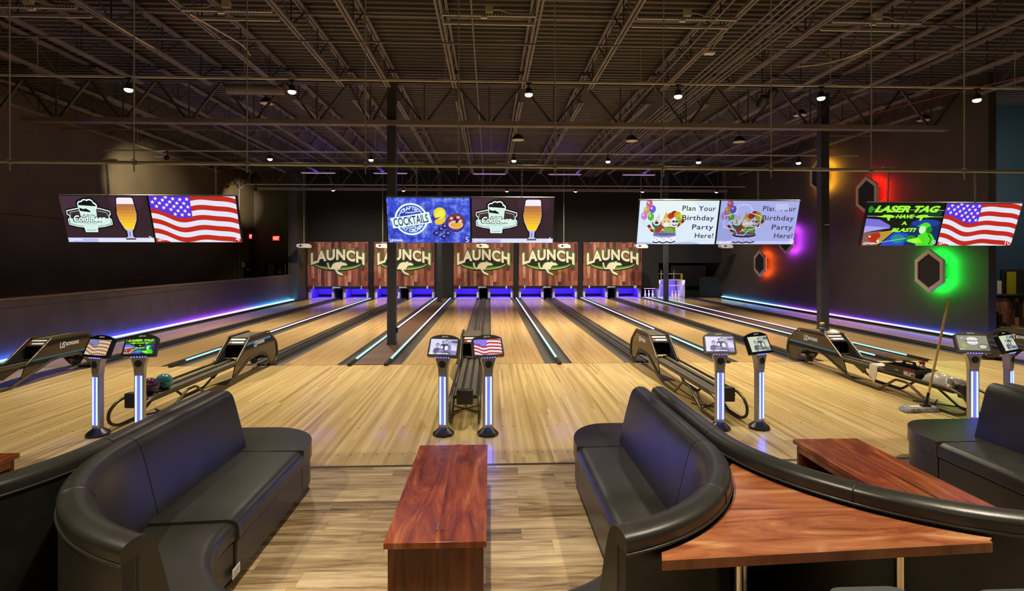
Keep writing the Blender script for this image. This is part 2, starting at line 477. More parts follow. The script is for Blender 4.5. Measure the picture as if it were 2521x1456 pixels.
def spot(name, parent, loc, direction, watts, col, ang=110, blend=0.7, size=0.05):
    d = bpy.data.lights.new(name, 'SPOT'); d.energy = watts; d.color = col; d.spot_size = math.radians(ang); d.spot_blend = blend
    d.shadow_soft_size = size
    o = bpy.data.objects.new(name, d); C.objects.link(o); o.location = loc
    o.rotation_euler = Vector(direction).to_track_quat('-Z', 'Y').to_euler()
    if parent: o.parent = parent
    return o
def area(name, parent, loc, direction, watts, col, sx, sy):
    d = bpy.data.lights.new(name, 'AREA'); d.energy = watts; d.color = col; d.shape = 'RECTANGLE'; d.size = sx; d.size_y = sy
    o = bpy.data.objects.new(name, d); C.objects.link(o); o.location = loc
    o.rotation_euler = Vector(direction).to_track_quat('-Z', 'Y').to_euler()
    if parent: o.parent = parent
    return o
# ------------------------------------------------------------------ layout numbers (metres, camera foot at the origin, lanes run along +Y)
FOUL, LEND, PLANK_END = 10.95, 28.75, 5.62
PC = [-7.81, -4.42, -0.315, 3.08, 6.47, 10.56]          # centre line of each pair of lanes
ZD = 6.72                                               # underside of the roof deck
XL, XR = -13.0, 12.34

# ------------------------------------------------------------------ the setting
struct(MB().box(XL, 19, -7, PLANK_END, -0.1, 0).build('floor', M_plank), 'oak plank floor of the seating area')
struct(MB().box(-9.70, XR, PLANK_END, FOUL, -0.1, 0.0).build('floor_approach', M_approach), 'pale maple approach floor')
fa = MB()
for pc in PC:
    for s in (-1, 1):
        for row in (5.95, 6.88):
            for k in range(7):
                x = pc + s * 0.89 + (k - 3) * 0.137
                fa.lathe([(0.009, 0.0), (0.009, 0.0012)], (x, row, 0), 10)
struct(fa.build('trim_3', M_dot), 'small dark approach dots')
struct(MB().box(-9.70, XR, FOUL - 0.012, FOUL, 0, 0.0015).build('trim_1', M_dot), 'thin dark foul line')
struct(MB().box(-9.70, XR, PLANK_END - 0.035, PLANK_END + 0.005, 0, 0.004).build('trim_2', mat('edge_strip', '4a3a26', 0.4)), 'metal edge strip where plank floor meets approach')
struct(MB().box(-9.70, XR, FOUL, 31, -0.2, -0.12).build('floor_pit', M_blackmatte))
struct(MB().box(XL, -9.70, PLANK_END, 31, -0.1, 0).build('floor_left', M_blackmatte))
struct(MB().box(XR, 19, PLANK_END, 16.2, -0.1, 0).build('floor_right', M_plank))
for a, b, x0, x1 in ((8.215, 8.815, 0, 0), (-2.675, -2.06, 0, 0)):
    struct(MB().box(a, b, FOUL, LEND, -0.1, 0.012).build('floor_aisle', M_aisle), 'brown board walkway between two light strips')

# roof deck, ribs run across the lanes
dk = MB(); y = -7.0; pr = []
while y < 31.2:
    pr += [(y, ZD), (y + 0.075, ZD), (y + 0.095, ZD + 0.07), (y + 0.185, ZD + 0.07)]; y += 0.205
top = [(pr[-1][0], ZD + 0.2), (pr[0][0], ZD + 0.2)]
dk.add([(XL - 0.2, a, z) for a, z in pr] + [(19.2, a, z) for a, z in pr],
       [(i, i + 1, len(pr) + i + 1, len(pr) + i) for i in range(len(pr) - 1)])
struct(dk.build('ceiling', M_deck), 'dark corrugated metal roof deck')
struct(MB().box(XL - 0.2, 19.2, -7.2, 31.2, ZD + 0.25, ZD + 0.35).build('ceiling_roof', M_blackmatte))

struct(MB().box(XL - 0.2, XL, -7, 31.2, 0, ZD + 0.25).build('wall_left', M_wallwarm), 'dark wall behind the low lane side wall')
struct(MB().box(XL, XL + 0.012, 8, 30.5, 3.285, 3.305).build('trim_4', M_blackmatte), 'thin panel seam along left wall')
struct(MB().box(XL, -9.85, 31.0, 31.2, 0, ZD + 0.25).build('wall_back_left', M_wallwarm), 'far left wall with exit door')
struct(MB().box(-9.86, -9.42, 27.45, 31.2, 0, ZD + 0.25).build('wall_return', M_wall))
struct(MB().box(XR, XR + 0.2, 13.15, 31.2, 0, ZD + 0.25).build('wall_right', M_wall), 'black wall with hexagon lights')
struct(MB().box(XR + 0.2, 19.2, 16.0, 16.2, 0, ZD + 0.25).build('wall_blue', M_bluewall), 'navy blue wall past the end of the right wall')
struct(MB().box(19.0, 19.2, -7, 16.2, 0, ZD + 0.25).build('wall_far_right', M_bluewall))
struct(MB().box(XL - 0.2, 19.2, -7.2, -7, 0, ZD + 0.25).build('wall_front', M_wall))
wb = MB().box(-9.42, XR, 28.84, 29.0, 2.95, ZD + 0.25)
wb.box(8.95, XR, 28.9, 29.0, 1.85, 2.95)
wb.box(-9.42, XR, 31.0, 31.2, -0.2, 3)
struct(wb.build('wall_back', M_curtain), 'black wall above the lane masks')
for a, b, z0, y1 in ((-9.42, -9.38, -0.1, 30.9), (-6.24, -5.99, -0.1, 30.2), (-2.85, -1.885, -0.1, 30.9), (1.255, 1.51, -0.1, 30.2), (4.65, 4.90, -0.1, 30.2), (8.04, 8.95, 0.5, 28.95)):
    struct(MB().box(a, b, 28.82, y1, z0, 2.95).build('wall_pillar', M_curtain), 'black upright between the lane masks')

pw = MB().box(-9.84, -9.70, 9.6, 27.5, 0, 1.25)
o = struct(pw.build('wall_low', M_pony), 'low dark wall along the side of lane one')
struct(MB().box(-9.87, -9.67, 9.57, 27.5, 1.25, 1.29).build('trim_5', M_cap), 'thin wooden cap of low side wall')
struct(MB().box(-9.70, -9.685, 9.6, 27.45, 1.10, 1.25).build('trim_6', M_pony))

# ------------------------------------------------------------------ lanes
def gutter_prof(x0, x1):
    pts = [(x0, 0.0)]
    for k in range(9):
        t = PI * k / 8; pts.append(((x0 + x1) / 2 - math.cos(t) * (x1 - x0) / 2 * 0.94, -0.065 * math.sin(t) ** 0.8))
    pts += [(x1, 0.0), (x1, -0.09), (x0, -0.09)]
    return pts
lane_labels = ['lane one, leftmost lane beside the low dark side wall', 'lane two, ending under the right half of the leftmost launch mask',
               'lane three, ending behind the near tall column', 'lane four, left of the walkway with the near column',
               'lane five, just right of the walkway with the near column', 'lane six, running away from the middle kiosk with the flag',
               'lane seven, just right of the short central light strip', 'lane eight, ending under the right half of the fourth launch mask',
               'lane nine, ending under the left half of the rightmost launch mask', 'lane ten, glossy lane just left of the right walkway',
               'lane eleven, glossy lane leading to the standing white pins', 'lane twelve, rightmost lane beside the black hexagon wall']
ln = 0; proto = None
for pc in PC:
    for s in (-1, 1):
        x = pc + s * 0.89; lb = 'wooden bowling ' + lane_labels[ln]; ln += 1
        if proto is None:
            proto = thing('bowling_lane', lb, 'bowling lane', (x, FOUL, 0), group='bowling lanes')
            MB().box(-0.53, 0.53, 0, LEND - FOUL, -0.09, 0.0).build('lane_bed', M_lane, proto)
            for q in (-1, 1):
                a, b = (0.53, 0.765) if q > 0 else (-0.765, -0.53)
                MB().sweep(gutter_prof(a, b), [(0, 0, 1, 0), (0, LEND - FOUL, 1, 0)]).build('gutter', M_gutter, proto, smooth=50)
        else:
            copy_thing(proto, lb, (x, FOUL, 0))

# dividers with light strips
cy, pk, vi, bl = (0.12, 0.75, 0.95), (0.72, 0.42, 1.0), (0.30, 0.10, 1.0), (0.05, 0.12, 1.0)
M_strip = strip_glow('led_strip_lane', [(0.0, (0.16, 0.70, 0.8)), (0.22, (0.3, 0.72, 1.0)), (0.42, (0.72, 0.52, 1.0)), (0.62, (0.68, 0.55, 1.0)), (0.85, (0.25, 0.75, 0.9)), (1, (0.4, 0.8, 0.9))], 11.2, 28.6, 2.0)
M_wstrip = strip_glow('led_strip_wall', [(0.0, (0.04, 0.16, 1.0)), (0.3, (0.06, 0.05, 1.0)), (0.45, (0.30, 0.04, 1.0)), (0.62, (0.30, 0.08, 1.0)), (0.72, (0.05, 0.25, 1.0)), (1, (0.05, 0.55, 1.0))], 11.0, 28.6, 48)
M_edge = strip_glow('led_edge_wall', [(0.0, (0.35, 0.55, 1.0)), (0.3, (0.6, 0.6, 1.0)), (0.5, (0.85, 0.65, 1.0)), (0.7, (0.5, 0.75, 1.0)), (1, (0.25, 0.8, 1.0))], 11.0, 28.6, 1.1)
strips = [(-6.115, 'between lanes two and three'), (-2.72, 'on the left edge of the walkway with the near column'), (-2.015, 'on the right edge of the walkway with the near column'),
          (1.385, 'between lanes six and seven'), (4.775, 'between lanes eight and nine'), (8.17, 'on the left edge of the right walkway'), (8.86, 'on the right edge of the right walkway')]
proto = None
for x, lb in strips:
    lb = 'glowing light strip rail ' + lb
    if proto is None:
        proto = thing('lane_divider', lb, 'lane divider', (x, FOUL, 0), group='lane dividers with light strips')
        MB().box(-0.04, 0.04, -0.12, LEND - FOUL, -0.09, 0.035).build('rail', M_divider, proto, bevel=0.006)
        MB().box(-0.02, 0.02, 0.38, LEND - FOUL - 0.1, 0.035, 0.052).build('light_strip', M_strip, proto)
        MB().box(-0.028, 0.028, -0.16, 0.38, 0.0355, 0.062).build('end_block', M_divider, proto, bevel=0.005)
    else: copy_thing(proto, lb, (x, FOUL, 0))
for x, lb, sgn in ((-9.53, 'at the foot of the low left side wall', -1), (12.29, 'at the foot of the black hexagon wall', 1)):
    t = thing('wall_light_strip', 'long violet and blue light strip ' + lb, 'light strip', (x, FOUL, 0), group='wall light strips')
    MB().box(-0.06, 0.06, 0, LEND - FOUL, -0.09, 0.05).build('rail', M_divider, t)
    a, b = (-0.135, -0.075) if sgn < 0 else (-0.005, 0.045)
    MB().box(a, b, 0, LEND - FOUL, -0.09, 0.07).build('light_channel', M_divider, t)
    MB().box(a + 0.012, b - 0.012, 0.05, LEND - FOUL - 0.05, 0.07, 0.085).build('light_strip', M_wstrip, t)
    MB().box(-0.045, -0.01, 0.05, LEND - FOUL - 0.05, 0.05, 0.075).build('edge_light', M_edge, t)

rl = ['one and two', 'three and four', 'five and six', 'seven and eight', 'nine and ten', 'eleven and twelve']
proto = None
for i, pc in enumerate(PC):
    lb = 'black ball return track cover between lanes ' + rl[i]
    if proto is None:
        proto = thing('return_track', lb, 'track cover', (pc, FOUL, 0), group='ball return track covers')
        MB().box(-0.12, 0.12, 0.02, LEND - FOUL, -0.09, 0.015).build('cover', M_gutter, proto)
        for q in (-1, 1):
            MB().prism(roundpoly([(q * 0.095 - 0.026, -0.05), (q * 0.095 - 0.026, 0.04), (q * 0.095 + 0.026, 0.04), (q * 0.095 + 0.026, -0.05)], 0.012), 0.02, LEND - FOUL, 'xz').build('side_rail', M_divider, proto, smooth=40)
        MB().box(-0.02, 0.02, 0.02, LEND - FOUL, 0.015, 0.028).build('centre_rail', M_divider, proto)
    else: copy_thing(proto, lb, (pc, FOUL, 0))

# ------------------------------------------------------------------ masks with the painted launch emblem
cream, blk, grn, lgr, drk = pmat('e6dcc8'), pmat('0b0b07'), pmat('4f9030'), pmat('b4d070'), pmat('1c2610')
redp, whp = emat('b01010', 0.7), emat('e8e2da', 0.8)  # self-lit red and white for the number bar print
def px(p): return ((p[0] - 685) / 329.0, (855 - p[1]) / 329.0)
def launch_logo():
    c = Canvas(0.004)
    H, W = 0.50, 2.80
    def warp(X, Y): return X, Y * (1 + 0.10 * (X / 1.34) ** 2) - 0.235 * (X / 1.34) ** 2
    tz = 1.63
    c.text('LAUNCH', 0, tz, H, grn, bold=0.12, width=W - 0.12, spacing=1.08, fn=warp)
    low = [(1.27 * math.cos(t), 1.20 + 0.43 * math.sin(t)) for t in [PI + PI * k / 30 for k in range(31)]]
    c.poly(low + [(1.0, 1.45), (-1.0, 1.45)], blk)
    def arc(rx, ry, z): return [(rx * math.cos(t), z + ry * math.sin(t)) for t in [PI * 1.06 + PI * 0.88 * k / 26 for k in range(27)]]
    c.stroke(arc(1.18, 0.29, 1.20), [0.03 + 0.09 * math.sin(PI * k / 26) for k in range(27)], grn)
    c.stroke(arc(1.2, 0.345, 1.20), [0.012 + 0.035 * math.sin(PI * k / 26) for k in range(27)], lgr)
    c.text('LAUNCH', 0, tz, H, blk, bold=0.085, width=W - 0.12, spacing=1.08, fn=warp)
    c.text('LAUNCH', 0, tz, H, pmat('6d8a4e'), bold=0.05, width=W - 0.12, spacing=1.08, fn=warp)
    c.text('LAUNCH', 0, tz, H, cream, bold=0.04, width=W - 0.12, spacing=1.08, fn=warp)
    roo = [(510, 455), (530, 462), (538, 510), (553, 548), (572, 548), (590, 520), (602, 490), (628, 465), (680, 450), (715, 455), (735, 440), (747, 434), (752, 450), (762, 456), (800, 460), (835, 480), (846, 496), (820, 506), (780, 506), (752, 512),
           (738, 532), (725, 560), (716, 582), (700, 582), (692, 562), (681, 577), (692, 607), (745, 632), (770, 655), (776, 676), (740, 671), (680, 642), (655, 602), (640, 572), (590, 566), (560, 572), (533, 560), (517, 510)]
    roo = [px(p) for p in roo]
    c.stroke(roo, 0.085, grn, closed=True)
    c.stroke(roo, 0.05, blk, closed=True)
    c.poly(roo, cream)
    return c
mask_lab = ['above lanes one and two, leftmost of the five', 'above lanes three and four, crossed by the near column', 'above lanes five and six, middle of the five',
            'above lanes seven and eight, second from the right', 'above lanes nine and ten, rightmost of the five']
protoM = None
for i, pc in enumerate(PC[:5]):
    lb = 'wood look launch kangaroo mask ' + mask_lab[i]
    if protoM is None:
        t = thing('masking_unit', lb, 'lane mask', (pc, 28.78, 0.66), group='launch lane masks')
        MB().box(-1.55, 1.55, -0.02, 0.03, 0, 1.225).build('panel', M_maskwood, t)
        MB().box(-1.55, 1.55, -0.02, 0.03, 1.235, 2.28).build('panel', M_maskwood, t)
        launch_logo().build('launch_emblem', t, (0, -0.022, 0))
        MB().box(-1.57, 1.57, -0.03, 0.05, -0.15, -0.005).build('number_bar', M_black, t)
        protoM = t
    else: t = copy_thing(protoM, lb, (pc, 28.78, 0.66))
    c = Canvas(0.002)
    a, b = str(2 * i + 1), str(2 * i + 2)
    c.text(a, -1.24, -0.075, 0.125, whp, bold=0.03); c.text(b, 1.2, -0.075, 0.125, whp, bold=0.02)
    for q in (-1, 1):
        for d in (1.37, 1.49): c.rect(q * d - 0.045, q * d + 0.045, -0.10, -0.07, redp)
    maker_logo(c, -0.27, -0.075, 0.09, whp)
    c.build('lane_numbers', t, (0, -0.032, 0))

# ------------------------------------------------------------------ pinsetter pits under the masks
ORD_NUM = ['', 'one', 'two', 'three', 'four', 'five', 'six', 'seven', 'eight', 'nine', 'ten', 'eleven', 'twelve']
M_pitlamp = glow('pit_lamp', (0.35, 0.2, 1.0), 6)
protoP = None
for i, pc in enumerate(PC[:5]):
    for s in (-1, 1):
        n = 2 * i + (1 if s < 0 else 2)
        lb = 'blue lit pin pit at the far end of lane ' + ORD_NUM[n]
        x = pc + s * 0.89
        if protoP is None:
            t = protoP = thing('pin_pit', lb, 'pin pit', (x, 28.9, 0), group='blue lit pin pits')
            MB().box(-0.53, 0.53, -0.14, 1.7, -0.09, 0.0).build('pin_deck', M_pitwhite, t)
            MB().box(-0.63, 0.63, 1.7, 1.76, 0.11, 0.9).build('back_cushion', M_pitblue, t)
            MB().box(-0.63, 0.63, 1.62, 1.7, 0.04, 0.11).build('cross_bar', M_black, t)
            for q in (-1, 1):
                a, b = (0.63, 0.67) if q > 0 else (-0.67, -0.63)
                MB().box(a, b, 0, 1.75, -0.09, 0.85).build('side_panel', M_pitblue, t)
                a, b = (0.54, 0.62) if q > 0 else (-0.62, -0.54)
                MB().prism([(0.0, 0.02), (0.12, 0.02), (0.3, 0.6), (0.05, 0.6)], a, b, 'yz').build('guide', M_pitwhite, t)
            MB().tube([(-0.5, 0.25, 0.62), (0.5, 0.25, 0.62)], 0.02).build('lamp_tube', M_pitlamp, t)
            area('pit_light', t, (0, 0.3, 0.58), (0, 1.0, -0.9), 20, (0.13, 0.045, 1.0), 1.1, 0.08)
        else: copy_thing(protoP, lb, (x, 28.9, 0))
# ------------------------------------------------------------------ open machine end of the last pair
t = thing('pinsetter', 'white and blue pinsetter machine behind standing pins at end of lane eleven', 'pinsetter', (9.67, 28.95, 0))
MB().box(-0.53, 0.53, -0.2, 1.5, -0.09, 0.0).build('pin_deck', M_pitwhite, t)
MB().box(-0.62, 0.55, 1.0, 1.06, 0.0, 0.92).build('back_panel', M_pitblue, t)
for q in (-1, 1): MB().box(q * 0.66 - 0.03, q * 0.66 + 0.03, -0.1, 1.4, 0, 0.92).build('side_panel', M_pitwhite, t)
MB().box(-0.69, 0.69, -0.1, 0.0, 0.62, 0.66).box(-0.69, 0.69, -0.1, 1.4, 0.92, 0.95).build('crossbar', M_offwhite, t)
MB().tube([(-0.4, 0.5, 0.95), (-0.4, 0.5, 1.5)], 0.02).tube([(0.3, 0.5, 0.95), (0.3, 0.5, 1.45)], 0.02).tube([(-0.7, 0.5, 1.25), (0.7, 0.5, 1.25)], 0.015).build('mast', M_offwhite, t)
MB().tube(roundpath([(-0.75, 0.4, 1.75), (-0.2, 0.5, 1.3), (0.2, 0.3, 1.5), (0.5, 0.5, 0.95)], 0.2), 0.012).build('hose', M_black, t)
area('pit_light', t, (0, -0.1, 0.9), (0, 0.5, -1), 20, (0.42, 0.32, 1.0), 1.4, 0.06)
MB().lathe([(0.055, 0.70), (0.06, 0.71), (0.06, 1.26), (0.03, 1.28)], (0.62, 0.2, 0), 14).build('yellow_canister', mat('yellow_paint', '9a8a0c', 0.5), t, smooth=40)
struct(MB().box(10.3, 12.3, 30.9, 30.96, 0.5, 1.68).build('wall_grey_panel', M_greywall), 'grey wall panel behind the open machine end')
t = thing('machine_guard', 'dark curtain panel hanging at right of open machine end', 'curtain', (11.5, 28.98, 0))
MB().box(-0.3, 0.84, 0, 0.05, 0, 1.1).build('cloth', M_curtain, t)
struct(MB().box(8.15, 8.86, 28.95, 29.4, -0.1, 0.02).build('floor_back', M_pitwhite))
pin_prof = [(0.018, 0), (0.026, 0.0), (0.038, 0.04), (0.057, 0.09), (0.060, 0.115), (0.052, 0.165), (0.034, 0.215), (0.023, 0.26), (0.024, 0.285), (0.032, 0.325), (0.031, 0.35), (0.02, 0.372), (0.005, 0.381)]
protoN = None
pins = [(8.30, 29.1, 'left pin of the three in the right walkway end'), (8.50, 29.1, 'middle pin of the three in the right walkway end'), (8.71, 29.1, 'right pin of the three in the right walkway end'),
        (9.72, 28.96, 'left pin of the three at the end of lane eleven'), (9.90, 28.96, 'middle pin of the three at the end of lane eleven'), (10.08, 28.96, 'right pin of the three at the end of lane eleven')]
for x, yy, lb in pins:
    lb = 'white bowling pin, ' + lb
    z0 = 0.02 if x < 9 else 0.0
    if protoN is None:
        protoN = thing('bowling_pin', lb, 'bowling pin', (x, yy, z0), group='white bowling pins')
        MB().lathe(pin_prof, n=16).build('pin_body', M_pin, protoN, smooth=60)
        MB().lathe([(0.0245, 0.262), (0.0245, 0.27)], n=16).lathe([(0.0262, 0.285), (0.0268, 0.293)], n=16).build('neck_stripe', M_red, protoN, smooth=60)
    else: copy_thing(protoN, lb, (x, yy, z0))
t = thing('pin_fill_lamp', 'added violet fill lamp above the three pins in right walkway end', 'lamp', (8.5, 28.97, 0.49))  # fill lamp added to light the walkway pins
MB().tube([(-0.3, 0, 0), (0.3, 0, 0)], 0.015).build('lamp_tube', M_pitlamp, t)
area('pin_fill_light', t, (0, 0.0, -0.02), (0, 0.3, -1), 5, (0.4, 0.3, 1.0), 0.6, 0.04)

# ------------------------------------------------------------------ columns, girders, joists
for x, yy, lb, h in ((-2.365, 13.5, 'tall dark column in walkway between lanes four and five', 6.25), (8.515, 13.75, 'tall dark column standing behind ball return in right walkway', 6.25),
                     (-2.365, 26.3, 'far dark column in front of gap beside third launch mask', 6.25), (8.515, 26.3, 'far dark column in front of the open machine end', 6.25)):
    t = thing('steel_column', lb, 'column', (x, yy, 0.012), group='steel columns')
    MB().box(-0.105, 0.105, -0.105, 0.105, 0, h).build('shaft', M_column, t, bevel=0.012)
    MB().box(-0.16, 0.16, -0.16, 0.16, h, h + 0.02).build('cap_plate', M_column, t)
    MB().box(-0.115, 0.115, -0.115, 0.115, 0.0, 0.03).build('base_plate', M_column, t)
    if yy < 13.6: MB().box(0.105, 0.145, -0.05, 0.03, 0.28, 0.40).build('outlet_box', M_black, t)
    if x > 0 and yy < 20: MB().box(-0.02, 0.10, -0.108, -0.104, 2.93, 2.945).build('tape_mark', M_white, t)

JX = [-12.4, -10.95, -9.42, -7.89, -6.37, -4.875, -3.385, -2.335, -0.807, 0.795, 2.347, 4.07, 5.6, 7.19, 8.75, 10.3, 11.85, 13.4]
ZB, ZT = 6.05, 6.66
def joist(x, y0, y1, label, group):
    t = thing('roof_joist', label, 'joist', (x, y0, 0), group=group); Lj = y1 - y0
    MB().box(-0.055, -0.015, 0.42, Lj - 0.42, ZB, ZB + 0.045).box(0.015, 0.055, 0.42, Lj - 0.42, ZB, ZB + 0.045).build('bottom_chord', M_steel, t)
    MB().box(-0.06, -0.012, 0, Lj, ZT - 0.05, ZT).box(0.012, 0.06, 0, Lj, ZT - 0.05, ZT).build('top_chord', M_steel, t)
    w = MB(); k = 0; n = max(2, int(round(Lj / 0.72))); st = (Lj - 0.2) / n
    for k in range(n):
        a, b = 0.1 + k * st, 0.1 + (k + 1) * st
        za, zb = (ZT - 0.03, ZB + 0.03) if k % 2 == 0 else (ZB + 0.03, ZT - 0.03)
        w.bar((0, a, za), (0, b, zb), 0.024, 0.024)
        if k % 2 == 1: w.bar((0, a, ZB + 0.03), (0, a, ZT - 0.03), 0.02, 0.02)
    w.build('web', M_steel2, t)
n = len(JX)
for i, x in enumerate(JX):
    joist(x, 4.4, 13.28, 'dark open web roof joist in the near bay, ' + ordl(i, n), 'near bay roof joists') if i < 17 or True else None
for i, x in enumerate(JX[:-1]):
    joist(x, 13.52, 26.2, 'dark open web roof joist beyond the first girder, ' + ordl(i, n - 1), 'far bay roof joists')
def girder(yy, label):
    t = thing('roof_girder', label, 'girder', (0, yy, 0))
    MB().box(XL, 12.3, -0.11, -0.02, 6.29, 6.40).box(XL, 12.3, 0.02, 0.11, 6.29, 6.40).build('top_chord', M_steel2, t)
    MB().box(-10.9, 11.5, -0.11, -0.02, 5.30, 5.41).box(-10.9, 11.5, 0.02, 0.11, 5.30, 5.41).build('bottom_chord', M_steel, t)
    w = MB(); js = [x for x in JX if -12.5 < x < 12.3]
    for a, b in zip(js[:-1], js[1:]):
        m_ = (a + b) / 2
        w.bar((a, 0, 6.33), (m_ - 0.03, 0, 5.36), 0.05, 0.05); w.bar((m_ + 0.03, 0, 5.36), (b, 0, 6.33), 0.05, 0.05)
        w.bar((m_, 0, 5.36), (m_, 0, 6.33), 0.025, 0.025)
    w.build('web', M_steel2, t)
girder(13.4, 'deep truss girder resting on the tall near columns'); girder(26.3, 'deep truss girder resting on the far columns')
for k, (yy, zz, lb) in enumerate(((10.15, ZB - 0.02, 'lower bridging bar crossing under the near roof joists'), (10.2, ZT - 0.12, 'upper bridging bar crossing the near roof joists'),
                                  (17.3, ZB - 0.02, 'bridging bar crossing under joists just beyond first girder'), (22.0, ZB - 0.02, 'farthest bridging bar crossing under the far joists'))):
    tag(MB().box(XL, 12.3 if k > 1 else 18.5, yy - 0.02, yy + 0.02, zz, zz + 0.03).build('bridging_bar', M_steel), 'thin steel ' + lb, 'bridging bar', 'joist bridging bars')
for i, x in enumerate((4.42, 4.55, 4.68, 4.82, 4.96, 5.06)):
    tag(MB().tube([(x, 4.4, 5.98), (x, 26, 5.98)], 0.017, 8).build('conduit', M_steel, smooth=60), 'thin metal conduit, %s in the bundle of six' % (ordl(i, 6)), 'conduit', 'conduit bundle')
tag(MB().tube([(-0.28, 4.4, 5.98), (-0.28, 27, 5.98)], 0.016, 8).build('conduit', M_steel, smooth=60), 'lone thin conduit between the two middle joists', 'conduit')
tag(MB().tube([(3.62, 4.4, 5.92), (3.62, 20, 5.92)], 0.014, 8).build('conduit', M_steel, smooth=60), 'lone thin conduit just left of the conduit bundle', 'conduit')
tag(MB().tube([(-6.0, 12.9, 5.98), (-4.7, 12.9, 5.98)], 0.12, 14).build('duct', M_steel, smooth=60), 'short dark round duct hanging by the first girder on the left', 'duct')

# struts with junction boxes, between joists above the television rods
for i, (a, b, lb) in enumerate(((-7.85, -6.42, 'far left'), (-4.83, -3.43, 'left of centre'), (-0.76, 0.75, 'above the middle'), (2.39, 4.03, 'right of centre'), (5.64, 7.15, 'far right'))):
    m_ = (a + b) / 2
    t = thing('ceiling_strut', 'perforated steel strut channel pair with white junction box, ' + lb + ' near top of photo', 'strut', (m_, 8.85, 5.98), group='ceiling struts')
    hw = (b - a) / 2
    MB().box(-hw, hw, -0.02, 0.02, 0.0, 0.04).build('channel', M_galv, t); MB().box(-hw, hw, 0.30, 0.34, 0.0, 0.04).build('channel', M_galv, t)
    MB().box(-hw + 0.01, hw - 0.01, -0.0215, -0.0195, 0.010, 0.030).build('slot_face', M_slot, t)
    MB().box(-0.06, 0.06, -0.06, 0.03, 0.045, 0.16).build('junction_box', M_offwhite, t, bevel=0.006)
    MB().box(-0.13 if i else 0.0, -0.03 if i else 0.1, -0.04, 0.0, -0.04, -0.005).build('plug', M_white, t)
    sg = -1 if i == 1 else 1
    MB().tube(roundpath([(0.05 * sg, -0.03, 0.09), (0.14 * sg, -0.03, 0.1), (0.3 * sg, -0.02, 0.05), (hw * sg, -0.0, 0.055)], 0.05), 0.007, 6).build('cable', M_cable, t, smooth=60)
cab = [([(-4.78, 9.0, 6.0), (-4.55, 9.5, 5.93), (-4.45, 10.2, 5.96), (-4.6, 10.8, 6.0)], 'pale loose cable drooping beside a joist, upper left'),
       ([(-6.25, 9.2, 6.0), (-6.2, 9.9, 5.97), (-6.22, 10.5, 6.0)], 'short pale cable on a joist at far upper left'),
       ([(7.0, 9.1, 5.96), (6.8, 9.9, 5.86), (6.6, 10.5, 5.9), (6.15, 10.8, 5.93)], 'pale loose cable drooping beside a joist, upper right'),
       ([(-4.8, 12.5, 6.0), (-4.4, 13.4, 5.75), (-3.95, 14.6, 5.7), (-3.7, 15.3, 5.75)], 'reddish cable sagging past first girder, left of centre'),
       ([(11.5, 9.0, 5.75), (10.0, 12.0, 5.72), (9.0, 14.2, 5.6), (8.3, 17.0, 5.55), (8.2, 20, 5.7)], 'long reddish cable sagging across the upper right ceiling')]
for i, (p, lb) in enumerate(cab):
    tag(MB().tube(roundpath(p, 1.0, 6), 0.012, 6).build('cable', M_cable if i < 3 else mat('cable_red', '7a3028', 0.5), smooth=60), lb, 'cable', 'loose ceiling cables')

# ------------------------------------------------------------------ track lights
M_lens = glow('lamp_lens', (1.0, 0.78, 0.45), 45)
rows = [(10.1, 5.13, [-6.43, -3.56, 0.72, 3.5, 6.22, 9.25], 'nearest row'), (16.9, 5.11, [-9.64, -6.61, -3.59, 0.75, 3.66, 6.5, 9.68], 'middle row'),
        (24.6, 5.13, [-10.23, -6.89, -3.81, 0.78, 3.86, 6.9, 10.29], 'farthest row')]
def track_lamp(x, yy, z, label, group, watts, direction=(0, 0, -1), ang=125, hang=0.16):
    t = thing('track_spotlight', label, 'spotlight', (x, yy, z), group=group)
    d = Vector(direction).normalized(); R = d.to_track_quat('-Z', 'Y').to_euler()
    MB().tube([(0, 0, 0.05), (0, 0, hang)], 0.012, 8).build('stem', M_blackmatte, t)
    MB().box(-0.05, 0.05, -0.02, 0.02, hang, hang + 0.03).build('track_adapter', M_blackmatte, t)
    MB().lathe([(0.03, 0.1), (0.055, 0.09), (0.065, 0.0), (0.078, -0.02), (0.07, -0.02)], n=18).build('can', M_black, t, rot=R, smooth=50)
    MB().sphere((0, 0, -0.03), 0.068, 18, sq=(1, 1, 0.55)).build('lens', M_lens, t, rot=R, smooth=60)
    spot('spot_beam', t, tuple(d * 0.07), d, watts, WARM, ang, 0.9, 0.06)
for r, (yy, z, xs, lb) in enumerate(rows):
    x0, x1 = (XL + 0.4 if r == 0 else XL + 1.5), (11.6 if r else 11.0)
    t = thing('light_track', 'thin black lighting track carrying the %s of spotlights' % lb, 'light track', (0, yy, z + 0.19), group='lighting tracks')
    MB().box(x0, x1, -0.018, 0.018, 0, 0.035).build('rail', M_track, t)
    for k in range(7):
        xx = x0 + 1.0 + (x1 - x0 - 2) * k / 6
        MB().tube([(xx, 0, 0.035), (xx, 0, ZB - z - 0.19)], 0.006, 6).build('hanger', M_galv, t)
        MB().box(xx - 0.12, xx + 0.12, -0.021, 0.021, 0.035, 0.045).build('coupler', M_galv, t)
    for i, x in enumerate(xs):
        if r == 0 and False: pass
        d = (0, 0, -1); ang = 125; w = LAMP_W * (1.0, 1.5, 1.0)[r]
        if r == 2: d = (0, 0.62, -1); ang = 115; w = LAMP_W * 1.15
        if r and i == 0: d = (-0.63, 0.76, -0.06) if r == 1 else (-0.53, 0.84, -0.02); ang = (40 if r == 1 else 28); w = LAMP_W * 2.4
        if r and i == len(xs) - 1: w *= 0.6
        track_lamp(x, yy, z, 'round glowing warm spotlight in %s of ceiling lamps, %s' % (lb, ordl(i, len(xs))), 'spotlights in the ' + lb, w, d, ang)
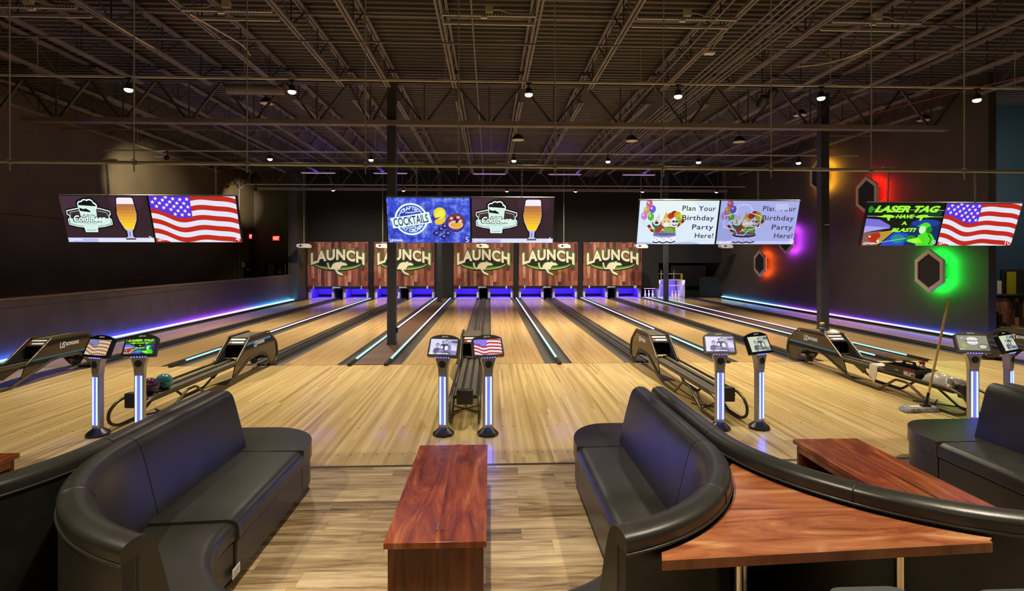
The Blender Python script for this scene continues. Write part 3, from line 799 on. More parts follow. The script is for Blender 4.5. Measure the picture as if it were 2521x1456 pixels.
for yy, xs, lb in ((2.6, [-4.4, -0.3, 3.6, 7.5], 'row above the seating'), (-3.2, [-4, 1.0, 6], 'row behind the camera')):
    t = thing('light_track', 'thin black lighting track carrying the %s' % lb, 'light track', (0, yy, 5.32), group='lighting tracks')
    MB().box(-6.5, 9, -0.018, 0.018, 0, 0.035).build('rail', M_galv, t)
    for xx in (-6, -2, 2, 6): MB().tube([(xx, 0, 0.035), (xx, 0, ZD - 5.32)], 0.006, 6).build('hanger', M_galv, t)
    for i, x in enumerate(xs):
        track_lamp(x, yy, 5.13, 'warm ceiling spotlight in the %s, %s' % (lb, ordl(i, len(xs))), 'spotlights in the ' + lb, LAMP_W * (0.95 if yy > 0 else 0.8))
t = thing('light_track', 'added short track out of view, for the lamp that brightens the navy wall', 'light track', (15.6, 12.0, 5.32), group='lighting tracks')  # track added out of view to carry the navy wall fill lamp
MB().box(-1.5, 1.5, -0.018, 0.018, 0, 0.035).build('rail', M_track, t)
for xx in (-1.2, 1.2): MB().tube([(xx, 0, 0.035), (xx, 0, ZD - 5.32)], 0.006, 6).build('hanger', M_galv, t)
track_lamp(15.6, 12.0, 5.13, 'added ceiling lamp out of view, brightening the navy wall', 'added lamps brightening the navy wall', LAMP_W * 0.3, (0, 0.9, -0.5), 150)  # extra lamp, added only to brighten the navy wall and wood counter
# hanging round speakers, bars and white projectors
for i, (x, z, yy, lb) in enumerate(((-5.67, 6.05, 14.3, 'leftmost, behind the second spotlight'), (0.75, 5.22, 14.5, 'under the girder near the middle spotlight'), (3.77, 5.22, 14.5, 'under the girder right of the middle'),
                                    (8.35, 5.95, 14.5, 'beside the fifth near spotlight'), (6.68, 5.22, 14.5, 'under the girder left of the right column'), (11.79, 5.85, 14.5, 'rightmost, near the black wall top'))):
    t = thing('pendant_speaker', 'pale round disc speaker hung from ceiling, ' + lb, 'speaker', (x, yy, z), group='round pendant speakers')
    MB().lathe([(0.04, 0.16), (0.10, 0.12), (0.17, 0.02), (0.175, 0.0), (0.16, -0.004)], n=24).build('shell', M_black, t, smooth=50)
    MB().lathe([(0.158, -0.006), (0.158, -0.010)], n=24).build('grille', M_offwhite, t)
    MB().tube([(0, 0, 0.16), (0, 0, ZD - z)], 0.005, 6).build('cord', M_black, t)
for i, x in enumerate((-7.84, -4.56, 0.0, 3.52, 7.0)):
    t = thing('bar_fixture', 'long violet tinted bar fixture near the roof at the far end, ' + ordl(i, 5), 'light bar', (x, 25.6, 6.0), group='long violet bar fixtures')
    MB().box(-0.78, 0.78, -0.05, 0.05, 0, 0.05).build('housing', M_offwhite, t)
    MB().box(-0.74, 0.74, -0.04, 0.04, -0.012, 0.0).build('violet_tube', glow('violet_tube_glow', (0.55, 0.40, 0.85), 0.9), t)
    area('violet_light', t, (0, -0.06, -0.02), (0, -1, -0.35), 9, VIOLET, 1.5, 0.1)
    MB().tube([(-0.6, 0, 0.05), (-0.6, 0, ZD - 6.0)], 0.006, 6).tube([(0.6, 0, 0.05), (0.6, 0, ZD - 6.0)], 0.006, 6).build('hanger', M_black, t)
for i, (x, lb) in enumerate(((-8.95, 'left of the first launch mask'), (-5.18, 'at the top of the second launch mask'), (-0.34, 'at the top of the middle launch mask'), (3.66, 'at the top of the fourth launch mask'),
                             (7.49, 'at the top right of the fifth launch mask'), (11.75, 'right of the masks under the birthday screens'))):
    t = thing('hanging_projector', 'white boxy lamp housing hung ' + lb, 'projector', (x, 27, 2.62), group='white hanging lamp housings')
    MB().prism(roundpoly([(-0.30, 0.03), (-0.28, 0.16), (0.16, 0.18), (0.30, 0.10), (0.30, -0.02), (-0.18, -0.02)], 0.03), -0.2, 0.2, 'xz').build('housing', M_white, t, smooth=40)
    MB().lathe([(0.05, -0.205), (0.05, -0.2)], (-0.1, 0, 0.08), n=12, ax='y').box(-0.2, 0.02, -0.206, -0.2, 0.07, 0.09).build('bracket', M_black, t)
    MB().tube([(0, 0, 0.17), (0, 0, 4.1)], 0.012, 8).build('drop_rod', M_galv, t)

for i, (x, yy, z, lb) in enumerate(((6.05, 11.6, 5.62, 'black stage light can hanging above the fifth near spotlight, upper one'), (5.75, 11.4, 5.40, 'black stage light can hanging above the fifth near spotlight, lower one'))):
    t = thing('stage_light', lb, 'stage light', (x, yy, z), group='black stage lights')
    MB().lathe([(0.05, -0.14), (0.085, -0.12), (0.10, 0.06), (0.09, 0.12), (0.05, 0.14)], n=18).build('body', M_black, t, rot=(0.7, 0.3, 0), smooth=50)
    MB().tube(roundpath([(-0.12, 0, 0), (-0.12, 0, 0.2), (0.12, 0, 0.2), (0.12, 0, 0)], 0.06), 0.01, 8).tube([(0, 0, 0.2), (0, 0, ZD + 0.03 - z)], 0.012, 8).build('yoke', M_black, t, smooth=60)
t = thing('junction_plate', 'pale square junction plate with cables under the conduit bundle, top right of centre', 'box', (4.05, 10.0, 5.86))
MB().box(-0.09, 0.09, -0.06, 0.06, 0, 0.03).build('plate', M_white, t, bevel=0.004)
MB().tube(roundpath([(-0.02, 0, 0.03), (-0.05, -0.1, 0.15), (0.0, -0.3, 0.2)], 0.08), 0.008, 6).tube(roundpath([(0.04, 0, 0.03), (0.06, -0.1, 0.15), (0.12, -0.3, 0.2)], 0.08), 0.008, 6).build('cable', M_cable, t, smooth=60)
# ------------------------------------------------------------------ pictures for the screens (drawn in a 1000 x 560 frame)
def P(x, y): return (x - 500.0, 280.0 - y)
def PP(l): return [P(*p) for p in l]
def TR(x0, y0, kx, ky): return lambda l: [P((x - x0) * kx, (y - y0) * ky) for x, y in l]
def frame(col):
    c = Canvas(0.0004); c.clip = (-500, 500, -280, 280); c.rect(-500, 500, -280, 280, col); return c
def corner(c, num, m=None, bar=True):
    w = m or emat('f4f4ff')
    if bar: maker_logo(c, -480, -250, 34, w)
    if num: c.text(num, 462 - 12 * (len(num) - 1), -238, 66, w)
def blend(c, n=24): return [c * k / n for k in range(n + 1)]
def scr_flag(num, dim=1.0, tint=None):
    W, R, B, S = (emat('e4e6f6', dim), emat('c0281c', dim), emat('5a30dc', dim), emat('f2f0ff', dim)) if not tint else (emat('cfcda6', dim), emat('b06a55', dim), emat('4a5c9c', dim), emat('d8dcdc', dim))
    c = frame(W)
    def wave(x): return 34 * math.sin(x / 1000 * 2 * PI * 1.15 + 2.2) - 120 * (x / 1000) + 12 * math.sin(x / 1000 * 2 * PI * 2.3)
    for k in range(-1, 6):
        y0 = 20 + 122 * k; xs = [1000 * i / 40 for i in range(41)]
        a = [P(x, y0 - wave(x) - 95) for x in xs]; b = [P(x, y0 + 60 - wave(x) - 95) for x in xs]
        c.poly(a + b[::-1], R); c.k -= 1
    c.k += 1
    xs = [470 * i / 20 for i in range(21)]
    c.poly([P(0, 0)] + [P(470, 0)] + [P(x, 205 - wave(x) - 30) for x in xs[::-1]], B)
    for r in range(6):
        for q in range(6 if r % 2 == 0 else 5):
            x = 35 + 80 * q + (0 if r % 2 == 0 else 40); y = 20 + 46 * r - wave(x) * 0.55 - 28
            if 8 < y < 205 - wave(x) - 48: c.star(*P(x, y), 27, S, rot=0.2); c.k -= 1
    c.k += 1; corner(c, num)
    return c
def scr_beer(num):
    c = frame(emat('34232b'))
    c.ell(*P(120, 90), 230, 160, emat('46303f')); c.ell(*P(760, 60), 200, 120, emat('40283a'))
    c.rect(-500, 500, -280, -226, emat('b8bdf0')); c.rect(-150, 500, -280, -232, emat('dfe4ff')); c.rect(-500, 500, -236, -226, emat('d6dafc'))
    T = TR(1265, 100, 0.851, 0.896)
    D, Wt, Mn, G = emat('0c0f14'), emat('eafff6'), emat('d6f2ea'), emat('3a2a30')
    tk = [(1330, 300), (1480, 268), (1620, 255), (1780, 268), (1910, 305), (1910, 345), (1885, 365), (1885, 395), (1910, 415), (1910, 480), (1800, 508), (1620, 530), (1440, 508), (1330, 480), (1330, 415), (1360, 395), (1360, 365), (1330, 345)]
    c.stroke(T(tk), 46, D, closed=True)
    mug = T([(1500, 225), (1535, 585), (1695, 585), (1735, 240)])
    c.stroke(mug, 46, D, closed=True)
    for x, y, r in ((1540, 212, 62), (1600, 192, 66), (1665, 190, 66), (1710, 235, 62)): c.ell(*T([(x, y)])[0], r, r * 1.0, D); c.k -= 1
    c.k += 1
    c.poly(T(tk), G); c.stroke(T(tk), 12, Wt, closed=True)
    lo = [(1345, 420), (1360, 400), (1885, 400), (1898, 420), (1898, 470), (1800, 495), (1620, 515), (1440, 495), (1345, 470)]
    c.poly(T(lo), Mn)
    c.stroke(T([(1375, 360), (1370, 320), (1500, 298)]), 4, Wt); c.stroke(T([(1868, 360), (1870, 325), (1750, 298)]), 4, Wt)
    for x, y, r in ((1545, 215, 44), (1600, 196, 48), (1662, 194, 48), (1705, 232, 42)): c.ell(*T([(x, y)])[0], r, r, Wt); c.k -= 1
    c.k += 1
    for x, y, r in ((1545, 218, 33), (1600, 200, 37), (1662, 200, 37), (1702, 240, 32), (1700, 285, 26)): c.ell(*T([(x, y)])[0], r, r, D); c.k -= 1
    c.k += 1
    c.poly(mug, Mn); c.poly(T([(1510, 255), (1560, 275), (1600, 268), (1650, 300), (1650, 318), (1515, 300)]), D)
    c.stroke(mug, 8, Wt, closed=True); c.stroke(T([(1550, 555), (1615, 565), (1680, 555)]), 4, D)
    x, y = T([(1620, 402)])[0]
    c.text('Cold Beer', x, y, 72, D, bold=0.10, shear=0.35, width=370); c.text('Cold Beer', x, y, 72, Wt, bold=0.035, shear=0.35, width=360)
    x, y = T([(1615, 470)])[0]; c.text('POURED HERE', x, y, 17, emat('7f9a98'), width=160)
    c.ell(x - 100, y, 4, 4, emat('7f9a98'), 8); c.ell(x + 100, y, 4, 4, emat('7f9a98'), 8)
    gl = [(2035, 128), (2250, 128), (2268, 340), (2250, 430), (2195, 540), (2170, 570), (2165, 640), (2195, 672), (2065, 672), (2098, 640), (2098, 570), (2070, 540), (2020, 430), (2003, 340)]
    c.stroke(T(gl), 30, D, closed=True); c.poly(T(gl), emat('c4c0e8'))
    cols = ['a86a4a', 'b5743c', 'c38438', 'd09438', 'dca23a', 'e6b232', 'f0c02c', 'f6cf1e']
    def hw(y): return 118 + 12 * min(1, (y - 205) / 135) if y < 340 else 130 - 74 * ((y - 340) / 205) ** 1.35
    ys = [205 + (545 - 205) * k / 8 for k in range(9)]
    for k in range(8):
        a, b = ys[k], ys[k + 1]; m_ = (a + b) / 2
        c.poly(T([(2136 - hw(a), a), (2136 + hw(a), a), (2136 + hw(m_), m_), (2136 + hw(b), b), (2136 - hw(b), b), (2136 - hw(m_), m_)]), emat(cols[k], 1.15)); c.k -= 1
    c.k += 1
    c.poly(T([(2035, 130), (2060, 120), (2225, 120), (2250, 130), (2256, 205), (2025, 205)]), emat('f6f0fa'))
    c.stroke(T([(2130, 580), (2128, 640)]), 14, emat('6f68b8'))
    corner(c, num)
    return c
def noise_blue():
    if 'screen_blue_slate' in _mc: return _mc['screen_blue_slate']
    m = emat('3a50d8'); m = m.copy(); m.name = 'screen_blue_slate'; nt = m.node_tree; b = nt.nodes['Principled BSDF']
    tc = nt.nodes.new('ShaderNodeTexCoord'); n = nt.nodes.new('ShaderNodeTexNoise'); n.inputs['Scale'].default_value = 9; n.inputs['Detail'].default_value = 9; n.inputs['Roughness'].default_value = 0.7
    r = nt.nodes.new('ShaderNodeValToRGB'); cr = r.color_ramp; cr.elements.new(0.5)
    for e, (p, h) in zip(cr.elements, ((0.32, '1c1a86'), (0.5, '3c50d6'), (0.66, '86aaf6'))): e.position = p; e.color = (*lin(h), 1)
    nt.links.new(tc.outputs['Object'], n.inputs['Vector']); nt.links.new(n.outputs['Fac'], r.inputs['Fac']); nt.links.new(r.outputs['Color'], b.inputs['Emission Color'])
    _mc['screen_blue_slate'] = m; return m
def scr_cocktail(num):
    c = frame(noise_blue())
    T = TR(75, 100, 0.8547, 0.9)
    Wt, Nv = emat('e8fff6'), emat('16306a')
    cx, cy = T([(410, 395)])[0]
    c.ring(cx, cy, 178, 200, Wt); c.ell(cx, cy, 150, 150, emat('2c3ec0')); c.ring(cx, cy, 144, 153, Wt, a0=0.25, a1=PI / 4); c.ring(cx, cy, 144, 153, Wt, a0=PI * 0.75, a1=PI * 0.92)
    c.ring(cx, cy, 144, 153, Wt, a0=PI * 1.1, a1=PI * 1.3); c.ring(cx, cy, 144, 153, Wt, a0=PI * 1.7, a1=PI * 1.9)
    c.arctext('CRAFTED', cx, cy, 140, 40, Wt, PI * 0.52, 1.45, True, 0.03); c.arctext('TO ORDER', cx, cy, 140, 40, Wt, PI * 1.52, 1.7, False, 0.03)
    c.text('Premium', cx, cy + 88, 24, Wt, bold=0.02, shear=0.3, rot=0.12, width=130); c.text('Quality', cx + 6, cy - 94, 26, Wt, bold=0.02, shear=0.3, rot=0.14, width=115)
    c.poly(T([(112, 383), (665, 293), (680, 360), (705, 440), (640, 452), (150, 522), (142, 450)]), Wt)
    x, y = T([(405, 410)])[0]; c.text('COCKTAILS', x, y, 100, Nv, bold=0.015, rot=0.145, width=420)
    x, y = T([(815, 340)])[0]
    c.ell(x - 8, y - 10, 78, 96, emat('2a2a90'), rot=-0.4); c.ell(x, y + 22, 74, 78, emat('e8dc2c'), rot=-0.5); c.ell(x + 4, y - 60, 72, 50, emat('f0c830'), rot=0.5); c.ell(x + 4, y + 12, 50, 60, emat('f2ee58'), rot=-0.5)
    c.poly([(x - 70, y - 38), (x + 20, y - 14), (x - 66, y - 66)], emat('2c3ec0'))
    x, y = T([(1040, 435)])[0]
    c.ell(x, y - 6, 116, 118, emat('2a2a90')); c.ell(x, y, 108, 110, emat('6a3340')); c.ell(x, y, 94, 96, emat('8a3a30')); c.ell(x, y - 30, 88, 52, emat('d8c8e0')); c.ell(x + 4, y - 34, 70, 36, emat('e8b030')); c.ell(x, y + 30, 40, 40, emat('5c1c18'))
    for dx, dy, r in ((-50, 50, 0.3), (30, 62, 0.7), (58, 18, 0.2), (-20, 8, 0.9)): c.poly([(x + dx + 26 * math.cos(r + k * PI / 2), y + dy + 22 * math.sin(r + k * PI / 2)) for k in range(4)], emat('d4c2da')); c.k -= 1
    c.k += 1
    for a, b, r in ((760, 590, 0.2), (830, 530, 0.6), (925, 590, 0.4), (865, 635, 0.1), (880, 490, 0.8)):
        x, y = T([(a, b)])[0]
        c.poly([(x + 44 * math.cos(r + k * PI / 2), y + 38 * math.sin(r + k * PI / 2)) for k in range(4)], emat('17123c')); c.poly([(x + 4 + 22 * math.cos(r + k * PI / 2), y + 6 + 18 * math.sin(r + k * PI / 2)) for k in range(4)], emat('8a80c8'))
    corner(c, num)
    return c
def scr_party(num, faded=False):
    bg = emat('a6aee8') if faded else emat('dcecfb')
    c = frame(bg)
    if not faded: c.ell(*P(420, 120), 330, 160, emat('e8f4f4')); c.ell(*P(640, 560), 170, 30, emat('b4c0ea')); c.ell(*P(80, 560), 140, 26, emat('b4c0ea'))
    else: c.rect(-500, 500, -280, -238, emat('c4caf6')); c.ell(*P(80, 330), 200, 200, emat('98a0dc'))
    dk = 0.55 if faded else 1.0
    for x, y, h in ((120, 40, 'd0608c'), (95, 125, 'd0a040'), (165, 110, '6a5ce0'), (65, 195, 'c878d8'), (150, 205, '50c028')):
        c.ell(*P(x, y), 40, 50, emat(h, dk)); c.ell(*P(x - 12, y - 14), 12, 16, emat('e8c8e8', dk)); c.stroke(PP([(x, y + 50), (x + 4, y + 90)]), 3, emat('8890c0', dk))
    for pts in ([(170, 400), (110, 320), (140, 300), (215, 400)], [(480, 300), (560, 235), (585, 262), (500, 340)]):
        c.poly(PP(pts), emat('7a2a20', dk)); m_ = [((pts[0][0] + pts[1][0]) / 2, (pts[0][1] + pts[1][1]) / 2), ((pts[3][0] + pts[2][0]) / 2, (pts[3][1] + pts[2][1]) / 2)]; c.stroke(PP(m_), 26, emat('e0a030', dk))
    for a, b in (((120, 300), (30, 200)), ((105, 330), (10, 250)), ((575, 240), (700, 150)), ((580, 255), (720, 190))): c.stroke(PP([a, b]), 4, emat('a4c4ea'))
    c.poly(PP([(205, 330), (470, 330), (480, 420), (200, 420)]), emat('58902c', dk)); c.poly(PP([(215, 320), (330, 300), (330, 420), (225, 420)]), emat('a8382a', dk)); c.ell(*P(400, 390), 60, 46, emat('8aa43a', dk))
    c.ell(*P(232, 290), 62, 60, emat('2a6a5a', dk)); c.ell(*P(232, 265), 52, 52, emat('e6e0da', dk)); c.poly(PP([(212, 225), (262, 225), (256, 165)]), emat('d8d0d4', dk)); c.ell(*P(228, 280), 24, 18, emat('4a2a28', dk)); c.ell(*P(222, 250), 8, 6, emat('1a1414', dk))
    c.poly(PP([(300, 245), (415, 245), (335, 140)]), emat('e0b040', dk)); c.ell(*P(352, 275), 62, 62, emat('e4c890', dk)); c.ell(*P(352, 300), 38, 30, emat('f4ece0', dk)); c.ell(*P(330, 265), 9, 6, emat('5a4020', dk)); c.ell(*P(376, 265), 9, 6, emat('5a4020', dk))
    for x, y, h in ((400, 190, 'b83820'), (440, 165, '8c3020'), (480, 175, 'd8a020'), (515, 205, 'd8d838'), (500, 240, '60b040')): c.ell(*P(x, y), 42, 40, emat(h, dk)); c.k -= 1
    c.k += 1
    c.ell(*P(452, 280), 52, 54, emat('e8e2e4', dk)); c.ell(*P(440, 262), 18, 14, emat('3a2a50', dk)); c.ell(*P(478, 262), 18, 14, emat('3a2a50', dk)); c.stroke(PP([(425, 300), (455, 316), (486, 300)]), 10, emat('2a2240', dk))
    for t_, x, y, h in (('P', 345, 365, '40b8e0'), ('A', 312, 370, 'e8d838'), ('B', 262, 408, '3a50c8'), ('I', 285, 405, '58c038'), ('T', 345, 410, '30a8a0')): c.text(t_, *P(x, y), 34, emat(h), bold=0.06); c.k -= 1
    c.k += 1
    c.ell(*P(340, 430), 150, 30, emat('34304a' if faded else '7880b8')); c.poly(PP([(195, 440), (485, 440), (480, 530), (200, 530)]), emat('b0b4e4') if faded else emat('eef0fc')); c.ell(*P(340, 440), 150, 28, emat('24202e') if faded else emat('8a90c8')); c.ell(*P(340, 428), 138, 16, emat('5a5e88'))
    c.stroke(PP([(195, 525), (240, 538), (280, 526), (330, 540), (380, 526), (430, 538), (485, 518)]), 16, emat('2c3458'))
    for k in range(9): c.ell(*P(215 + 31 * k, 475 + 22 * (k % 3)), 6, 6, emat('343a60'), 8)
    tx = emat('3a2c48') if faded else emat('221a2c')
    for t_, x, y, w in (('Plan Your', 745, 92, 420), ('Birthday', 745, 212, 400), ('Party', 815, 330, 265), ('Here!', 845, 442, 235)):
        c.text(t_, *P(x, y), 62, tx, bold=0.012, width=w, spacing=1.1, rot=-0.01)
    if faded:
        Wt = emat('dfe2ff')
        c.stroke(PP([(60, 190), (200, 150), (215, 60), (290, 40), (360, 55), (400, 110), (390, 150), (520, 190), (520, 330), (390, 370), (330, 440), (240, 430), (220, 370), (60, 330)]), 8, Wt, closed=True)
        c.text('Cold Beer', *P(290, 270), 60, Wt, shear=0.3, width=330)
        c.poly(PP([(690, 30), (850, 30), (862, 110), (680, 110)]), emat('bcc2f0')); corner(c, num, bar=True)
    else: c.text('at our facility today', *P(770, 505), 14, emat('b8bcd0'), width=300)
    return c
def scr_laser(num, dim=1.0):
    c = frame(emat('06140c', dim)); L, Gd, Gn = emat('9cf03a', dim * 1.1), emat('1a8a2a', dim), emat('4ce02a', dim)
    c.poly(PP([(600, 260), (1000, 240), (1000, 560), (560, 560)]), emat('0c2a5c', dim)); c.ell(*P(800, 260), 190, 50, emat('1c3ca0', dim)); c.ell(*P(860, 130), 130, 60, emat('0a3a24', dim))
    c.poly(PP([(0, 200), (180, 215), (330, 290), (340, 330), (0, 385)]), emat('7a70d8', dim)); c.poly(PP([(0, 300), (330, 320), (0, 390)]), emat('a8a4ee', dim))
    c.poly(PP([(0, 390), (230, 365), (170, 560), (0, 560)]), emat('8a5a4a', dim)); c.poly(PP([(210, 380), (420, 350), (230, 540), (180, 560)]), emat('b8963a', dim)); c.poly(PP([(420, 370), (600, 400), (560, 560), (240, 560)]), emat('1e4ad0', dim)); c.ell(*P(470, 470), 90, 60, emat('1a8a8a', dim))
    for x, y, r in ((130, 450, 60), (180, 430, 52), (160, 500, 50)): c.ell(*P(x, y), r, r * 0.8, emat('b02a1c', dim)); c.k -= 1
    c.k += 1; c.ell(*P(90, 440), 16, 12, emat('f0d8d8', dim)); c.ell(*P(210, 500), 20, 16, emat('f0d8d8', dim))
    c.stroke(PP([(120, 545), (230, 520), (640, 450)]), 5, emat('e0f8d0', dim))
    c.ell(*P(640, 470), 70, 50, Gd)
    c.ell(*P(800, 330), 78, 78, Gn); c.ell(*P(770, 345), 44, 56, emat('c8f8c0', dim)); c.poly(PP([(690, 305), (760, 265), (850, 270), (850, 300), (760, 300)]), Gn)
    c.poly(PP([(730, 420), (800, 390), (900, 400), (960, 470), (960, 560), (720, 560)]), Gn); c.poly(PP([(740, 450), (600, 480), (600, 500), (700, 530), (800, 520)]), L); c.stroke(PP([(860, 410), (915, 470), (900, 545)]), 12, emat('0a2a10', dim)); c.ell(*P(860, 350), 40, 46, Gd)
    c.stroke(PP([(0, 78), (1000, 92)]), 4, emat('c8f0c8', dim)); c.stroke(PP([(0, 168), (1000, 178)]), 4, emat('c8f0c8', dim))
    c.ell(*P(30, 80), 34, 44, Gd)
    c.text('LASER TAG', *P(510, 75), 76, L, bold=0.05, shear=0.35, width=840); c.text('HAVE', *P(500, 172), 46, L, bold=0.04, shear=0.3, width=240)
    c.text('A', *P(510, 260), 44, L, bold=0.04, width=64); c.text('BLAST!', *P(520, 350), 46, L, bold=0.05, shear=0.3, width=320)
    for s in (-1, 1): c.poly([(s * x, y) for x, y in PP([(640, 165), (700, 150), (790, 150), (800, 165), (880, 172), (790, 185), (740, 185), (720, 225), (695, 225), (700, 190), (650, 190)])] if s > 0 else [(-x, y) for x, y in PP([(640, 165), (700, 150), (790, 150), (800, 165), (880, 172), (790, 185), (740, 185), (720, 225), (695, 225), (700, 190), (650, 190)])], L)
    corner(c, num)
    return c
def scr_people(num, tint=0):
    g = ['dcdaf4', 'b8b4d8', '8c86b0', '5a5480', '38325a', 'f6f4ff'] if not tint else ['d2d8b8', 'b4bca8', '8a9294', '5c6678', '424c60', 'e6eacc']
    g = [emat(h) for h in g]; c = frame(g[0])
    c.poly(PP([(620, 0), (1000, 0), (1000, 300), (700, 200)]), g[1]); c.poly(PP([(760, 60), (1000, 40), (1000, 140), (800, 130)]), g[3]); c.ell(*P(820, 330), 170, 130, g[0]); c.poly(PP([(780, 400), (1000, 420), (1000, 560), (700, 560)]), g[2])
    def person(x, y, r, body, hair, face):
        c.poly(PP([(x - r * 2.2, 560), (x - r * 1.9, y + r * 1.9), (x - r * 0.5, y + r * 1.2), (x + r * 0.5, y + r * 1.2), (x + r * 1.9, y + r * 1.9), (x + r * 2.2, 560)]), g[body])
        c.ell(*P(x, y - r * 0.25), r * 1.0, r * 1.05, g[hair]); c.ell(*P(x, y + r * 0.12), r * 0.78, r * 0.98, g[face])
        c.ell(*P(x - r * 0.32, y), r * 0.14, r * 0.09, g[4], 10); c.ell(*P(x + r * 0.32, y), r * 0.14, r * 0.09, g[4], 10); c.stroke(PP([(x - r * 0.3, y + r * 0.55), (x, y + r * 0.66), (x + r * 0.3, y + r * 0.55)]), r * 0.12, g[3])
    person(590, 90, 52, 3, 4, 1); person(700, 150, 46, 2, 3, 1); person(480, 120, 44, 4, 4, 2); person(280, 240, 66, 3, 4, 1); person(450, 300, 60, 2, 4, 5); person(625, 320, 84, 3, 4, 5)
    c.rect(-500, -280, -270, -240, g[5]); c.rect(-230, 230, -266, -240, g[5])
    if num: c.text(num, 455, -240, 50, g[5])
    return c
def scr_badge(num):
    c = frame(emat('8c8a7c')); W, D = emat('f0f0ec'), emat('26282c')
    c.ell(*P(180, 380), 90, 100, emat('a8a44a')); c.ell(*P(820, 430), 190, 130, emat('6e6452')); c.ell(*P(800, 420), 120, 70, emat('c8c0b4'))
    for k in range(4): c.stroke(PP([(680 + 40 * k, 480), (800 + 40 * k, 380)]), 12, emat('e2dcd0'))
    c.ell(*P(490, 200), 200, 150, W); c.rect(-235, 205, 45, 115, D); c.text('CRAFTED', *P(490, 200), 46, W, bold=0.03, width=380); c.ring(*P(490, 200), 118, 128, D, a0=0.5, a1=2.6); c.ring(*P(490, 200), 118, 128, D, a0=3.7, a1=5.7)
    c.stroke(PP([(120, 120), (190, 70)]), 18, W); corner(c, num)
    return c
_sc = {}
def screen(fn, *a):
    k = (fn.__name__,) + a
    if k not in _sc: _sc[k] = fn(*a)
    return _sc[k]

# ------------------------------------------------------------------ televisions on the hanging pipe
def pipe_y(x): return 7.80 + 0.02 * x
t = thing('support_pipe', 'long dark horizontal pipe carrying all the televisions', 'pipe', (0, 7.8, 3.40), (0, 0, math.atan(0.02)))
MB().tube([(-8.5, 0, 0), (10.5, 0, 0)], 0.024, 14).build('pipe_run', M_galv, t, smooth=60)
cl = MB()
for x in (-5.15, -1.0, 0.18, 2.4, 5.9): MB().box(x - 0.09, x + 0.09, -0.03, 0.03, 0.024, 0.045).build('power_box', M_galv, t)
for i, x in enumerate([-6.41, -4.81, -3.32, -1.72, -0.43, 0.93, 2.5, 4.09, 5.61, 7.05]):
    o = MB().tube([(0, 0, -0.13), (0, 0, 2.62)], 0.0085, 8).box(-0.02, 0.02, -0.03, 0.03, 0.024, 0.034).box(-0.02, 0.02, -0.03, 0.03, -0.034, -0.024).build('threaded_rod', M_galv, loc=(x, pipe_y(x) - 0.033, 3.40), smooth=40)
    tag(o, 'thin steel rod holding the television pipe, ' + ordl(i, 10), 'rod', 'rods holding the television pipe')
tvs = [(-4.62, 7.74, 2.632, ((scr_beer, '3', 'showing cold beer badge and glass, far left'), (scr_flag, '4', 'showing waving flag, lane four, left of column'))),
       (-0.26, 7.77, 2.63, ((scr_cocktail, '5', 'showing blue cocktails picture, left of centre'), (scr_beer, '6', 'showing cold beer badge and glass, near centre'))),
       (3.31, 7.87, 2.615, ((scr_party, None, 'showing bright birthday party picture'), (scr_party, '8', 'showing dimmer birthday picture fading into beer badge'))),
       (6.72, 7.94, 2.60, ((scr_laser, '9', 'showing green laser tag picture'), (scr_flag, '10', 'showing waving flag, far right edge')))]
TILT = math.radians(17)
for g, (x0, yy, zz, pair) in enumerate(tvs):
    for k, (fn, num, lb) in enumerate(pair):
        x = x0 + (-0.588 if k == 0 else 0.588)
        t = thing('television', 'wide hanging television ' + lb, 'television', (x, yy, zz), (TILT, 0, 0), 'hanging televisions')
        MB().box(-0.585, 0.585, 0.0, 0.055, -0.328, 0.328).build('casing', M_black, t, bevel=0.006)
        MB().box(-0.585, 0.585, -0.004, 0.05, 0.328, 0.334).build('top_trim', M_silver, t)
        c = screen(fn, num, True) if (fn is scr_party and num) else screen(fn, num)
        c.build('screen', t, (0, -0.002, 0), sc=1.152 / 1000)
        MB().box(-0.2, 0.2, 0.055, 0.085, -0.1, 0.30).build('mount_plate', M_galv, t)
    for s, cx in zip((-1, 1), [(-5.19, -3.76), (-1.02, 0.46), (2.48, 3.91), (5.90, 7.25)][g]):
        py = pipe_y(cx); ch = MB(); zt, zb = 3.375, zz + 0.33; n = int((zt - zb) / 0.036)
        for k in range(n):
            z = zt - 0.015 - k * (zt - zb - 0.03) / (n - 1); f = k / (n - 1); yy2 = py + (yy - 0.0 - py) * f
            pts = []
            for q in range(10):
                a = 2 * PI * q / 10; u, w = 0.012 * math.cos(a), 0.026 * math.sin(a)
                pts.append((u if k % 2 == 0 else 0.0, yy2 + (0.0 if k % 2 == 0 else u), z + w))
            ch.tube(pts, 0.0055, 6, closed=True)
        t = thing('hanging_chain', 'steel chain holding the %s of the %s television pair' % (('left side', 'right side')[s > 0], ('leftmost', 'second', 'third', 'rightmost')[g]), 'chain', (cx, 0, 0), group='television chains')
        o = ch.build('links', M_chain, t, smooth=60); o['kind'] = 'stuff'
        MB().tube([(0.03 * math.cos(a), py, 3.40 + 0.03 * math.sin(a)) for a in [2 * PI * q / 14 for q in range(14)]], 0.004, 6, closed=True).build('clamp_ring', M_chain, t, smooth=60)
        MB().box(-0.07, 0.07, yy - 0.05, yy + 0.03, zb - 0.012, zb + 0.006).build('bracket', M_galv, t)

